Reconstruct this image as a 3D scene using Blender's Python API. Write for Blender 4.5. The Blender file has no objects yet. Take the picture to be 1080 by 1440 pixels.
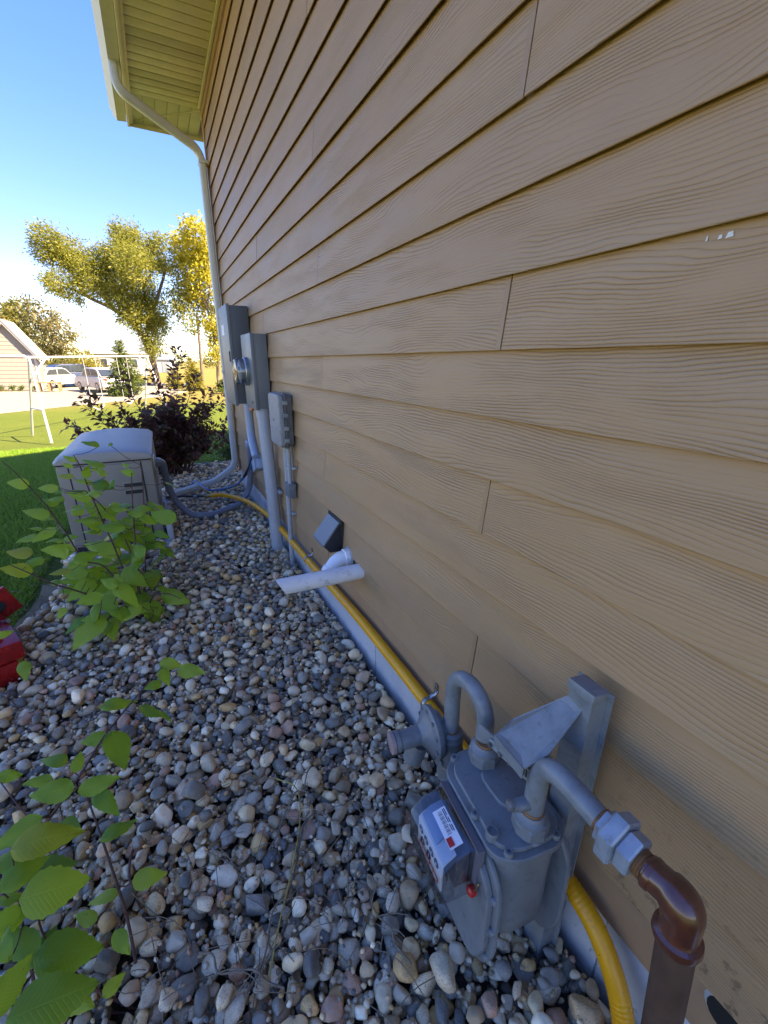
import bpy, bmesh, math, random
import numpy as np
from mathutils import Vector, Matrix, Euler, noise as mnoise
random.seed(7); RNG = np.random.default_rng(11)
R = math.radians
scene = bpy.context.scene
COL = scene.collection

# ------------------------------------------------------------------ camera
CAM_H = 1.452
def setup_camera(f_px=596.1, pitch=-19.372, yaw=27.259, roll=0.5045):
    p, y, r = R(pitch), R(yaw), R(roll)
    fwd = Vector((math.sin(y)*math.cos(p), math.cos(y)*math.cos(p), math.sin(p)))
    right = Vector((math.cos(y), -math.sin(y), 0))
    up = right.cross(fwd)
    r2 = math.cos(r)*right + math.sin(r)*up
    u2 = -math.sin(r)*right + math.cos(r)*up
    cd = bpy.data.cameras.new('camera'); co = bpy.data.objects.new('camera', cd); COL.objects.link(co)
    m = Matrix((r2, u2, -fwd)).transposed().to_4x4(); m.translation = (0, 0, CAM_H)
    co.matrix_world = m
    cd.sensor_fit = 'VERTICAL'; cd.sensor_height = 36; cd.sensor_width = 27
    cd.lens = f_px/1440*36
    cd.clip_start = 0.02; cd.clip_end = 3000
    scene.camera = co
setup_camera()

# ------------------------------------------------------------------ sky and sun
SUN_DIR = Vector((0.90, -0.76, 1.0)).normalized()        # towards the sun
SUN_EL = math.asin(SUN_DIR.z); SUN_AZ = math.atan2(SUN_DIR.x, SUN_DIR.y)
world = bpy.data.worlds.new('World'); scene.world = world; world.use_nodes = True
wn = world.node_tree; wn.nodes.clear()
sky = wn.nodes.new('ShaderNodeTexSky'); sky.sky_type = 'NISHITA'; sky.sun_disc = False
sky.sun_elevation = SUN_EL; sky.sun_rotation = SUN_AZ
sky.altitude = 400; sky.air_density = 1.0; sky.dust_density = 0.15; sky.ozone_density = 6.0
bg = wn.nodes.new('ShaderNodeBackground'); bg.inputs['Strength'].default_value = 0.11
wo = wn.nodes.new('ShaderNodeOutputWorld')
gm = wn.nodes.new('ShaderNodeGamma'); gm.inputs['Gamma'].default_value = 0.6
hs = wn.nodes.new('ShaderNodeHueSaturation'); hs.inputs['Saturation'].default_value = 1.60; hs.inputs['Hue'].default_value = 0.528
wn.links.new(sky.outputs[0], gm.inputs[0]); wn.links.new(gm.outputs[0], hs.inputs['Color']); wn.links.new(hs.outputs[0], bg.inputs['Color']); wn.links.new(bg.outputs[0], wo.inputs['Surface'])
sl = bpy.data.lights.new('sun', 'SUN'); so = bpy.data.objects.new('sun', sl); COL.objects.link(so)
sl.energy = 2.9; sl.angle = R(0.53); sl.color = (1.0, 0.93, 0.80)
so.rotation_euler = SUN_DIR.to_track_quat('Z', 'Y').to_euler(); so.location = (8, -8, 14)
scene.view_settings.view_transform = 'Standard'; scene.view_settings.look = 'None'
scene.view_settings.gamma = 1.0; scene.view_settings.use_curve_mapping = False
scene.view_settings.exposure = 3.12
scene.view_settings.use_white_balance = True; scene.view_settings.white_balance_temperature = 8500; scene.view_settings.white_balance_tint = 16
scene.cycles.max_bounces = 6; scene.cycles.diffuse_bounces = 3; scene.cycles.glossy_bounces = 2; scene.cycles.transmission_bounces = 3; scene.cycles.transparent_max_bounces = 6

# ------------------------------------------------------------------ helpers
def tag(o, label=None, cat=None, group=None, kind=None):
    if label: o['label'] = label
    if cat: o['category'] = cat
    if group: o['group'] = group
    if kind: o['kind'] = kind
    return o
def empty(name, loc=(0, 0, 0), label=None, cat=None, group=None, kind=None):
    o = bpy.data.objects.new(name, None); COL.objects.link(o); o.location = loc
    o.empty_display_size = 0.05
    return tag(o, label, cat, group, kind)
def link(name, me, parent=None):
    o = bpy.data.objects.new(name, me); COL.objects.link(o)
    if parent is not None:
        o.parent = parent
        o.matrix_parent_inverse = Matrix.Translation(parent.location).inverted()
    return o
class MB:
    """collects geometry in world coordinates; build() makes ONE mesh object"""
    def __init__(s): s.v = []; s.f = []
    def add(s, vs, fs):
        n = len(s.v); s.v += [tuple(v) for v in vs]; s.f += [tuple(i+n for i in f) for f in fs]; return s
    def box(s, c, d, rot=None, bev=0.0):
        bm = bmesh.new(); bmesh.ops.create_cube(bm, size=1)
        for v in bm.verts: v.co = Vector((v.co.x*d[0], v.co.y*d[1], v.co.z*d[2]))
        if bev > 0: bmesh.ops.bevel(bm, geom=list(bm.edges), offset=bev, segments=2, profile=0.6, affect='EDGES')
        return s.bm(bm, c, rot)
    def box2(s, a, b, bev=0.0):
        return s.box([(a[i]+b[i])/2 for i in range(3)], [abs(a[i]-b[i]) for i in range(3)], None, bev)
    def bm(s, bm, c=(0, 0, 0), rot=None):
        c = Vector(c); rot = rot or Matrix.Identity(3)
        bm.verts.index_update()
        s.add([rot @ v.co + c for v in bm.verts], [[v.index for v in f.verts] for f in bm.faces]); bm.free(); return s
    def tube(s, pts, r, seg=14, caps=True, r2=None):
        pts = [Vector(p) for p in pts]; n = len(pts)
        rs = r if isinstance(r, (list, tuple)) else [r]*n
        T = [(pts[min(i+1, n-1)]-pts[max(i-1, 0)]).normalized() for i in range(n)]
        ref = Vector((0, 0, 1)) if abs(T[0].z) < .9 else Vector((1, 0, 0))
        N = (ref - T[0]*ref.dot(T[0])).normalized(); vs = []; fs = []
        for i in range(n):
            N = (N - T[i]*N.dot(T[i])).normalized(); Bn = T[i].cross(N)
            for k in range(seg):
                a = 2*math.pi*k/seg
                vs.append(pts[i] + N*math.cos(a)*rs[i] + Bn*math.sin(a)*(r2 or rs[i]) if r2 else pts[i] + (N*math.cos(a)+Bn*math.sin(a))*rs[i])
        for i in range(n-1):
            for k in range(seg):
                k2 = (k+1) % seg; fs.append((i*seg+k, i*seg+k2, (i+1)*seg+k2, (i+1)*seg+k))
        if caps:
            fs.append(tuple(reversed(range(seg)))); fs.append(tuple(range((n-1)*seg, n*seg)))
        return s.add(vs, fs)
    def cyl(s, a, b, r, seg=16, bev=0.0):
        a, b = Vector(a), Vector(b)
        if bev:
            d = (b-a).normalized()*bev
            return s.tube([a, a+d*.3, a+d, b-d, b-d*.3, b], [r-bev, r-bev*.3, r, r, r-bev*.3, r-bev], seg)
        return s.tube([a, b], r, seg)
    def lathe(s, o, axis, prof, seg=24):
        o, ax = Vector(o), Vector(axis).normalized()
        return s.tube([o+ax*h for r_, h in prof], [max(r_, 1e-4) for r_, h in prof], seg) if False else s._lathe(o, ax, prof, seg)
    def _lathe(s, o, ax, prof, seg):
        ref = Vector((0, 0, 1)) if abs(ax.z) < .9 else Vector((1, 0, 0))
        N = (ref-ax*ref.dot(ax)).normalized(); Bn = ax.cross(N); vs = []; fs = []
        for r_, h in prof:
            for k in range(seg):
                a = 2*math.pi*k/seg; vs.append(o+ax*h+(N*math.cos(a)+Bn*math.sin(a))*max(r_, 1e-4))
        n = len(prof)
        for i in range(n-1):
            for k in range(seg):
                k2 = (k+1) % seg; fs.append((i*seg+k, i*seg+k2, (i+1)*seg+k2, (i+1)*seg+k))
        fs.append(tuple(reversed(range(seg)))); fs.append(tuple(range((n-1)*seg, n*seg)))
        return s.add(vs, fs)
    def hexnut(s, a, b, r, bev=0.002):
        a, b = Vector(a), Vector(b); d = (b-a).normalized()*bev
        return s.tube([a, a+d, b-d, b], [r*.93, r, r, r*.93], 6)
    def prism(s, poly, origin, ux, uy, depth, bev=0.0, seg=2):
        """polygon (2d, ux/uy axes) extruded by depth along ux x uy, edges rounded"""
        ux, uy = Vector(ux).normalized(), Vector(uy).normalized(); un = ux.cross(uy)
        bm = bmesh.new(); vs = [bm.verts.new((p[0], p[1], 0)) for p in poly]; fc = bm.faces.new(vs)
        r_ = bmesh.ops.extrude_face_region(bm, geom=[fc]); tv = [g for g in r_['geom'] if isinstance(g, bmesh.types.BMVert)]
        for v in tv: v.co.z += depth
        bmesh.ops.recalc_face_normals(bm, faces=bm.faces)
        if bev > 0:
            es = [e for e in bm.edges if abs(e.verts[0].co.z-e.verts[1].co.z) < 1e-6]
            bmesh.ops.bevel(bm, geom=es, offset=bev, segments=seg, profile=.6, affect='EDGES')
        m = Matrix((ux, uy, un)).transposed()
        return s.bm(bm, origin, m)
    def build(s, name, mat, parent=None, smooth=True, ang=35, fixn=True):
        me = bpy.data.meshes.new(name); me.from_pydata(s.v, [], s.f); me.update()
        if fixn:
            bm = bmesh.new(); bm.from_mesh(me); bmesh.ops.recalc_face_normals(bm, faces=bm.faces); bm.to_mesh(me); bm.free()
        if mat is not None: me.materials.append(mat)
        if smooth:
            me.shade_smooth(); me.set_sharp_from_angle(angle=R(ang))
        return link(name, me, parent)
def fillet(pts, r, n=6):
    pts = [Vector(p) for p in pts]; out = [pts[0]]
    for i in range(1, len(pts)-1):
        a, b, c = pts[i-1], pts[i], pts[i+1]
        rr = r[i-1] if isinstance(r, (list, tuple)) else r
        d1, d2 = (a-b), (c-b); l = min(rr, d1.length*.49, d2.length*.49)
        p, q = b+d1.normalized()*l, b+d2.normalized()*l
        for k in range(n+1):
            t = k/n; out.append(p*(1-t)**2 + b*2*t*(1-t) + q*t*t)
    out.append(pts[-1]); return out
def spline(pts, n=8):
    P = [Vector(p) for p in pts]; P = [P[0]*2-P[1]] + P + [P[-1]*2-P[-2]]; out = []
    for i in range(1, len(P)-2):
        for k in range(n):
            t = k/n; a, b, c, d = P[i-1], P[i], P[i+1], P[i+2]
            out.append(0.5*((2*b)+(c-a)*t+(2*a-5*b+4*c-d)*t*t+(3*b-a-3*c+d)*t**3))
    out.append(P[-2]); return out

# ------------------------------------------------------------------ materials
class N:
    def __init__(s, name):
        s.m = bpy.data.materials.new(name); s.m.use_nodes = True; s.t = s.m.node_tree
        s.b = s.t.nodes['Principled BSDF']; s.out = s.t.nodes['Material Output']
    def n(s, typ, **kw):
        nd = s.t.nodes.new(typ)
        for k, v in kw.items():
            if hasattr(nd, k) and not k.startswith('i_'): setattr(nd, k, v)
        return nd
    def L(s, a, b): s.t.links.new(a, b)
    def coord(s, kind='Object', scale=(1, 1, 1), loc=None, rot=None):
        c = s.n('ShaderNodeTexCoord'); mp = s.n('ShaderNodeMapping'); s.L(c.outputs[kind], mp.inputs[0])
        mp.inputs['Scale'].default_value = scale
        if rot: mp.inputs['Rotation'].default_value = rot
        if loc is not None: s.L(loc, mp.inputs['Location'])
        return mp.outputs[0]
    def world(s, scale=(1, 1, 1)):
        g = s.n('ShaderNodeNewGeometry'); mp = s.n('ShaderNodeMapping'); s.L(g.outputs['Position'], mp.inputs[0])
        mp.inputs['Scale'].default_value = scale; return mp.outputs[0]
    def noise(s, vec, scale, detail=4, rough=.55, dist=0):
        nd = s.n('ShaderNodeTexNoise'); s.L(vec, nd.inputs['Vector']); nd.inputs['Scale'].default_value = scale
        nd.inputs['Detail'].default_value = detail; nd.inputs['Roughness'].default_value = rough; nd.inputs['Distortion'].default_value = dist
        return nd.outputs['Fac']
    def ramp(s, fac, stops, interp='LINEAR'):
        nd = s.n('ShaderNodeValToRGB'); cr = nd.color_ramp; cr.interpolation = interp
        while len(cr.elements) < len(stops): cr.elements.new(.5)
        for e, (p, c) in zip(cr.elements, stops):
            e.position = p; e.color = (*c, 1) if len(c) == 3 else c
        s.L(fac, nd.inputs[0]); return nd.outputs[0]
    def math(s, op, a, b=None, c=None, clamp=False):
        nd = s.n('ShaderNodeMath'); nd.operation = op; nd.use_clamp = clamp
        for i, x in enumerate((a, b, c)):
            if x is None: continue
            if isinstance(x, (int, float)): nd.inputs[i].default_value = x
            else: s.L(x, nd.inputs[i])
        return nd.outputs[0]
    def mix(s, fac, a, b, blend='MIX'):
        nd = s.n('ShaderNodeMix'); nd.data_type = 'RGBA'; nd.blend_type = blend
        for i, x in ((0, fac), (6, a), (7, b)):
            if isinstance(x, (int, float)): nd.inputs[i].default_value = x
            elif isinstance(x, tuple): nd.inputs[i].default_value = (*x, 1) if len(x) == 3 else x
            else: s.L(x, nd.inputs[i])
        return nd.outputs[2]
    def bump(s, h, strength=.3, dist=.01, normal=None):
        nd = s.n('ShaderNodeBump'); nd.inputs['Strength'].default_value = strength; nd.inputs['Distance'].default_value = dist
        s.L(h, nd.inputs['Height'])
        if normal is not None: s.L(normal, nd.inputs['Normal'])
        s.L(nd.outputs[0], s.b.inputs['Normal']); return nd.outputs[0]
    def set(s, **kw):
        names = {'color': 'Base Color', 'rough': 'Roughness', 'metal': 'Metallic', 'spec': 'Specular IOR Level', 'coat': 'Coat Weight',
                 'trans': 'Transmission Weight', 'ior': 'IOR', 'alpha': 'Alpha', 'sss': 'Subsurface Weight', 'coatr': 'Coat Roughness'}
        for k, v in kw.items():
            i = s.b.inputs[names[k]]
            if isinstance(v, tuple): i.default_value = (*v, 1) if len(v) == 3 else v
            elif isinstance(v, (int, float)): i.default_value = v
            else: s.L(v, i)
        return s
def paint(name, col, rough=.45, metal=0.0, var=.12, dirt=None, scale=9, bump=.05, spec=.5, bdist=.002, bscale=120):
    m = N(name); co = m.coord('Object'); n1 = m.noise(co, scale, 5, .6)
    c2 = tuple(max(0, c*(1-var*1.6)) for c in col); c3 = tuple(min(1, c*(1+var)) for c in col)
    c = m.ramp(n1, [(.3, c2), (.5, col), (.72, c3)])
    if dirt:
        n2 = m.noise(co, scale*2.3, 6, .7); c = m.mix(m.ramp(n2, [(.55, (0, 0, 0)), (.72, (1, 1, 1))]), c, dirt)
    m.set(color=c, metal=metal, spec=spec)
    m.set(rough=m.math('ADD', m.math('MULTIPLY', n1, .25), rough-.12))
    if bump: m.bump(m.noise(co, bscale, 3, .6), bump, bdist)
    return m.m
M = {}
# ------------------------------------------------------------------ setting: ground
WX = 0.7226           # face of the siding
CORNER_Y = 5.2        # far corner of the house wall
EXPO = 0.1555         # siding exposure
def sstep(a, b, x):
    t = np.clip((x-a)/(b-a), 0, 1); return t*t*(3-2*t)
def terr(x, y):
    d = y-6.2
    return -0.28*sstep(0, 7.5, d) - 0.22*sstep(6, 30, d) - 0.02*sstep(0.85, 1.3, -x)
def terrf(x, y): return float(terr(np.float64(x), np.float64(y)))
def sheet(name, xs, ys, mat, dz=0.0, mask=None, kind='structure', label=None):
    X_, Y_ = np.meshgrid(xs, ys); Zz = terr(X_, Y_)+dz
    V = np.stack([X_, Y_, Zz], -1).reshape(-1, 3); nx, ny = len(xs), len(ys); F = []
    for j in range(ny-1):
        for i in range(nx-1):
            if mask is None or mask((xs[i]+xs[i+1])/2, (ys[j]+ys[j+1])/2): F.append((j*nx+i, j*nx+i+1, (j+1)*nx+i+1, (j+1)*nx+i))
    me = bpy.data.meshes.new(name); me.from_pydata(V.tolist(), [], F); me.update(); me.materials.append(mat); me.shade_smooth()
    o = link(name, me); tag(o, label, None, None, kind); return o
def m_lawn():
    m = N('lawn'); w = m.world()
    n1 = m.noise(w, 1.1, 5, .6); n2 = m.noise(w, 26, 4, .7); n3 = m.noise(w, 160, 3, .7)
    c = m.ramp(n1, [(.3, (.082, .13, .013)), (.55, (.110, .155, .018)), (.75, (.145, .17, .028))])
    c = m.mix(m.ramp(n2, [(.35, (0, 0, 0)), (.7, (1, 1, 1))]), c, (.145, .17, .02))
    c = m.mix(m.math('MULTIPLY', n3, .4), c, (.06, .085, .012))
    # dry rim of the lawn towards the driveway
    g = m.n('ShaderNodeSeparateXYZ'); m.L(m.world(), g.inputs[0])
    e = m.math('ADD', g.outputs['Y'], m.math('MULTIPLY', n1, 1.6))
    c = m.mix(m.math('MULTIPLY', m.ramp(m.math('DIVIDE', e, 40), [(.50, (0, 0, 0)), (.66, (1, 1, 1))]), .75), c, (.24, .18, .05))
    m.set(color=c, rough=.9, spec=.15); m.bump(m.noise(w, 90, 4, .8), .9, .03); return m.m
def m_soil(name, a, b, c):
    m = N(name); w = m.world(); n1 = m.noise(w, 7, 6, .65); n2 = m.noise(w, 70, 5, .7)
    m.set(color=m.mix(m.math('MULTIPLY', n2, .6), m.ramp(n1, [(.3, a), (.5, b), (.7, c)]), a), rough=.95, spec=.1)
    m.bump(m.math('ADD', n2, n1), .8, .02); return m.m
M['lawn'] = m_lawn()
M['soil'] = m_soil('soil', (.09, .07, .05), (.15, .12, .09), (.22, .18, .14))
M['dirt'] = m_soil('dirt', (.17, .115, .06), (.32, .22, .125), (.42, .31, .19))
M['drive'] = m_soil('pale_gravel', (.27, .235, .17), (.33, .285, .21), (.38, .33, .26))
xs = np.unique(np.concatenate([np.linspace(-6, 4, 41), np.linspace(-60, 60, 41), np.linspace(-1500, 1500, 21)]))
ys = np.unique(np.concatenate([np.linspace(-4, 14, 61), np.linspace(14, 60, 47), np.linspace(60, 200, 15), np.linspace(-60, 2500, 30)]))
sheet('lawn', xs, ys, M['lawn'], -0.035)
def edge_x(y): return -0.83 + 0.035*math.sin(y*2.3) + 0.02*math.sin(y*6.1+1)
def strip(name, fa, fb, ys, mat, dz, nx=6):
    V = []; F = []
    for j, y in enumerate(ys):
        a, b = fa(y), fb(y)
        for i in range(nx):
            x = a+(b-a)*i/(nx-1); V.append((x, y, terrf(x, y)+dz+.012*mnoise.noise((x*9, y*9, 0))))
    for j in range(len(ys)-1):
        for i in range(nx-1): F.append((j*nx+i, j*nx+i+1, (j+1)*nx+i+1, (j+1)*nx+i))
    me = bpy.data.meshes.new(name); me.from_pydata(V, [], F); me.update(); me.materials.append(mat); me.shade_smooth()
    return tag(link(name, me), None, None, None, 'structure')
strip('soil_border', lambda y: edge_x(y)-.12-.03*math.sin(y*3.7), lambda y: edge_x(y)+.22, np.linspace(-.5, 3.3, 60), M['dirt'], .012)
# driveway: a pale strip crossing behind the lawn, following the ground
def drive_sheet():
    near = [(-40, -20), (-14, 7.2), (-8.5, 15.3), (-5.2, 20.1), (-3.6, 22.6), (-2.2, 24.5), (-.2, 27.4), (1.2, 31), (2.2, 36), (2.6, 46)]
    far = [(-60, 20), (-30, 26), (-16, 30), (-11, 33.2), (-10, 34.0), (-9.4, 36.0), (-9.2, 40), (-9, 45), (-8, 48), (-4, 49)]
    V = []; F = []; nv = 14
    A_ = spline([(x, y, 0) for x, y in near], 6); B_ = spline([(x, y, 0) for x, y in far], 6)
    for a, b_ in zip(A_, B_):
        for k in range(nv):
            q = a.lerp(b_, k/(nv-1)); w = .25*mnoise.noise((q.x*.6, q.y*.6, 3)) if k in (0, nv-1) else 0; V.append((q.x+w, q.y+w, terrf(q.x, q.y)-.031+.006))
    for i in range(len(A_)-1):
        for k in range(nv-1): F.append((i*nv+k, (i+1)*nv+k, (i+1)*nv+k+1, i*nv+k+1))
    me = bpy.data.meshes.new('driveway'); me.from_pydata(V, [], F); me.update(); me.materials.append(M['drive']); me.shade_smooth()
    tag(link('driveway', me), None, None, None, 'structure')
drive_sheet()

# ------------------------------------------------------------------ gravel bed with its pebbles
bed = strip('gravel_bed', lambda y: edge_x(y)+.02, lambda y: (WX+.02 if y < CORNER_Y+.05 else 1.9), np.linspace(-.4, 6.9, 90), M['soil'], .001, 8)
bed.name = 'gravel_bed'
def pebble_mat(name, inst):
    m = N(name); w = m.world()
    if inst: rnd = m.n('ShaderNodeObjectInfo').outputs['Random']
    else:
        a = m.n('ShaderNodeAttribute'); a.attribute_name = 'tone'; rnd = a.outputs['Fac']
    pal = [(.30, .265, .235), (.13, .128, .13), (.42, .35, .275), (.25, .195, .155), (.085, .09, .10), (.50, .43, .35), (.34, .245, .165), (.19, .185, .185),
           (.37, .275, .22), (.26, .24, .225), (.43, .35, .25), (.115, .11, .11), (.29, .175, .14), (.56, .51, .45), (.32, .29, .27), (.22, .17, .125), (.38, .25, .13), (.165, .165, .175), (.33, .28, .23), (.46, .39, .32)]
    c = m.ramp(rnd, [(i/len(pal), p) for i, p in enumerate(pal)], 'CONSTANT')
    r2 = m.math('FRACT', m.math('MULTIPLY', rnd, 37.7)); r3 = m.math('FRACT', m.math('MULTIPLY', rnd, 91.3))
    c = m.mix(.75, c, m.ramp(r3, [(0, (1.85, 1.55, 1.08)), (.5, (2.6, 2.12, 1.42)), (1, (3.0, 2.45, 1.62))]), 'MULTIPLY')
    n1 = m.noise(w, 38, 4, .65); n2 = m.noise(w, 330, 2, .6)
    c = m.mix(.65, c, m.ramp(n1, [(.25, (.62, .61, .61)), (.5, (1, 1, 1)), (.75, (1.3, 1.25, 1.18))]), 'MULTIPLY')
    spk = m.math('MULTIPLY', m.ramp(n2, [(.56, (0, 0, 0)), (.66, (1, 1, 1))]), m.math('GREATER_THAN', r2, .45))
    c = m.mix(m.math('MULTIPLY', spk, .55), c, (.05, .05, .05))
    n3 = m.noise(w, 210, 2, .5); sp2 = m.math('MULTIPLY', m.ramp(n3, [(.62, (0, 0, 0)), (.7, (1, 1, 1))]), m.math('LESS_THAN', r2, .35))
    c = m.mix(m.math('MULTIPLY', sp2, .5), c, (.5, .48, .45))
    # dusty soil film low down in the bed, patchy
    m.set(color=c, rough=m.math('ADD', .42, m.math('MULTIPLY', n1, .35)), spec=.4)
    m.bump(m.math('ADD', m.math('MULTIPLY', n2, .35), n1), .35, .004); return m.m
M['peb_i'] = pebble_mat('pebble_stone', True); M['peb_s'] = pebble_mat('pebble_stone_mass', False)
def unit_pebble(seed, sub):
    bm = bmesh.new(); bmesh.ops.create_icosphere(bm, subdivisions=sub, radius=1)
    rs = random.Random(seed); off = Vector((rs.random()*50, rs.random()*50, rs.random()*50))
    pl = []
    for _ in range(rs.randint(4, 8)):
        nn = Vector((rs.gauss(0, 1), rs.gauss(0, 1), rs.gauss(0, .8))).normalized(); pl.append((nn, rs.uniform(.62, .88)))
    for v in bm.verts:
        p = v.co.copy(); d = 1.04+.26*mnoise.noise(p*1.1+off)+.09*mnoise.noise(p*2.7+off)
        p = p*d
        for nn, h in pl:
            s_ = p.dot(nn)
            if s_ > h: p -= nn*(s_-h)*.85
        v.co = p
    bm.verts.index_update()
    V = np.array([v.co[:] for v in bm.verts]); F = np.array([[v.index for v in f.verts] for f in bm.faces]); bm.free(); return V, F
def build_pebbles():
    cell = .006; x0, y0 = -1.05, 0.0; nx, ny = int(3.1/cell), int(6.95/cell)
    hm = np.zeros((nx, ny)); P = []
    areas = [(-.86, WX-.005, .02, 1.5, 900), (-.86, WX-.005, .02, 5.25, 11500), (-.8, 1.9, 5.25, 6.75, 2600), (-.86, WX-.005, .05, 2.4, 6500)]
    for ai, (xa, xb, ya, yb, cnt) in enumerate(areas):
        for _ in range(cnt):
            a = float(np.clip(RNG.lognormal(math.log(.0195), .30), .009, .040)) if ai < 3 else float(RNG.uniform(.0045, .010)); b = a*RNG.uniform(.60, .95); c = a*RNG.uniform(.40, .74)
            yaw = RNG.uniform(0, math.pi); ca, sa = math.cos(yaw), math.sin(yaw); R_ = int(a/cell)+1
            gx = np.arange(-R_, R_+1)*cell; GX, GY = np.meshgrid(gx, gx, indexing='ij')
            q = ((GX*ca+GY*sa)/a)**2+((-GX*sa+GY*ca)/b)**2; ins = q < 1
            prof = np.where(ins, c*np.sqrt(np.clip(1-q, 0, 1)), 0); best = None
            for t in range(7 if ai < 3 else 4):
                x = RNG.uniform(xa, xb); y = RNG.uniform(ya, yb)
                if ya < 5 and x < edge_x(y)+.05-.06*RNG.random(): continue
                if ya < 5 and x > WX-.004-b*.9: x = WX-.004-b*.95
                if ya > 5 and x < 0.95 and y < 5.3: continue
                i, j = int((x-x0)/cell), int((y-y0)/cell)
                if i-R_ < 0 or j-R_ < 0 or i+R_ >= nx or j+R_ >= ny: continue
                sub = hm[i-R_:i+R_+1, j-R_:j+R_+1]
                z = np.max(np.where(ins, sub+prof, -1)); 
                if best is None or z < best[0]: best = (z, x, y, i, j)
            if best is None: continue
            z, x, y, i, j = best; z -= c*.16
            sub = hm[i-R_:i+R_+1, j-R_:j+R_+1]
            hm[i-R_:i+R_+1, j-R_:j+R_+1] = np.where(ins, np.maximum(sub, z+prof), sub)
            P.append((x, y, z, a, b, c, yaw, i, j))
    cam = scene.camera; mi = np.array(cam.matrix_world.inverted()); fpx = 596.1
    vis = []
    for k, (x, y, z, a, b, c, yaw, i, j) in enumerate(P):
        p = mi @ np.array([x, y, z, 1]); u = 540+fpx*p[0]/-p[2]; v = 720-fpx*p[1]/-p[2]
        top = hm[i, j] <= z+c+.003
        if 0 < u < 1080 and v < 1450 and top and p[2] < 0: vis.append((a*fpx/-p[2], k))
    vis.sort(reverse=True); single = set(k for _, k in vis[:300])
    lows = [unit_pebble(100+i, 2) for i in range(14)]; tiny = [unit_pebble(100+i, 1) for i in range(14)]; highs = [unit_pebble(100+i, 3) for i in range(14)]
    hmesh = []
    for i, (V, F) in enumerate(highs):
        me = bpy.data.meshes.new('pebble'); me.from_pydata(V.tolist(), [], F.tolist()); me.update(); me.shade_smooth(); me.materials.append(M['peb_i']); hmesh.append(me)
    SV = []; SF = []; ST = []; n = 0
    for k, (x, y, z, a, b, c, yaw, i, j) in enumerate(P):
        zz = z+terrf(x, y)+.004; e = Euler((RNG.normal(0, .22), RNG.normal(0, .22), yaw)); var = int(RNG.integers(14))
        if k in single:
            o = link('pebble', hmesh[var], bed); o.location = (x, y, zz); o.scale = (a, b, c); o.rotation_euler = e
        else:
            V, F = (tiny if a < .0105 else highs if y < 1.35 else lows)[var]
            m3 = np.array(e.to_matrix()); W = (V*np.array([a, b, c])) @ m3.T + np.array([x, y, zz])
            SV.append(W); SF.append(F+n); n += len(V); ST.append(np.full(len(V), RNG.random()))
    SV = np.concatenate(SV); SF = np.concatenate(SF); ST = np.concatenate(ST)
    me = bpy.data.meshes.new('pebbles'); me.vertices.add(len(SV)); me.vertices.foreach_set('co', SV.ravel())
    me.loops.add(SF.size); me.loops.foreach_set('vertex_index', SF.ravel().astype(np.int32)); me.polygons.add(len(SF))
    me.polygons.foreach_set('loop_start', np.arange(0, SF.size, 3, dtype=np.int32)); me.polygons.foreach_set('loop_total', np.full(len(SF), 3, dtype=np.int32))
    me.update(calc_edges=True); me.validate(); me.shade_smooth()
    at = me.attributes.new('tone', 'FLOAT', 'POINT'); at.data.foreach_set('value', ST.astype(np.float32)); me.materials.append(M['peb_s'])
    o = link('pebbles', me, bed); tag(o, None, None, None, 'stuff')
    return hm, x0, y0, cell
HM = build_pebbles()
def gz(x, y):
    hm, x0, y0, cell = HM; i, j = int((x-x0)/cell), int((y-y0)/cell)
    return float(hm[i, j])+.004 if 0 <= i < hm.shape[0] and 0 <= j < hm.shape[1] else terrf(x, y)

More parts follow.
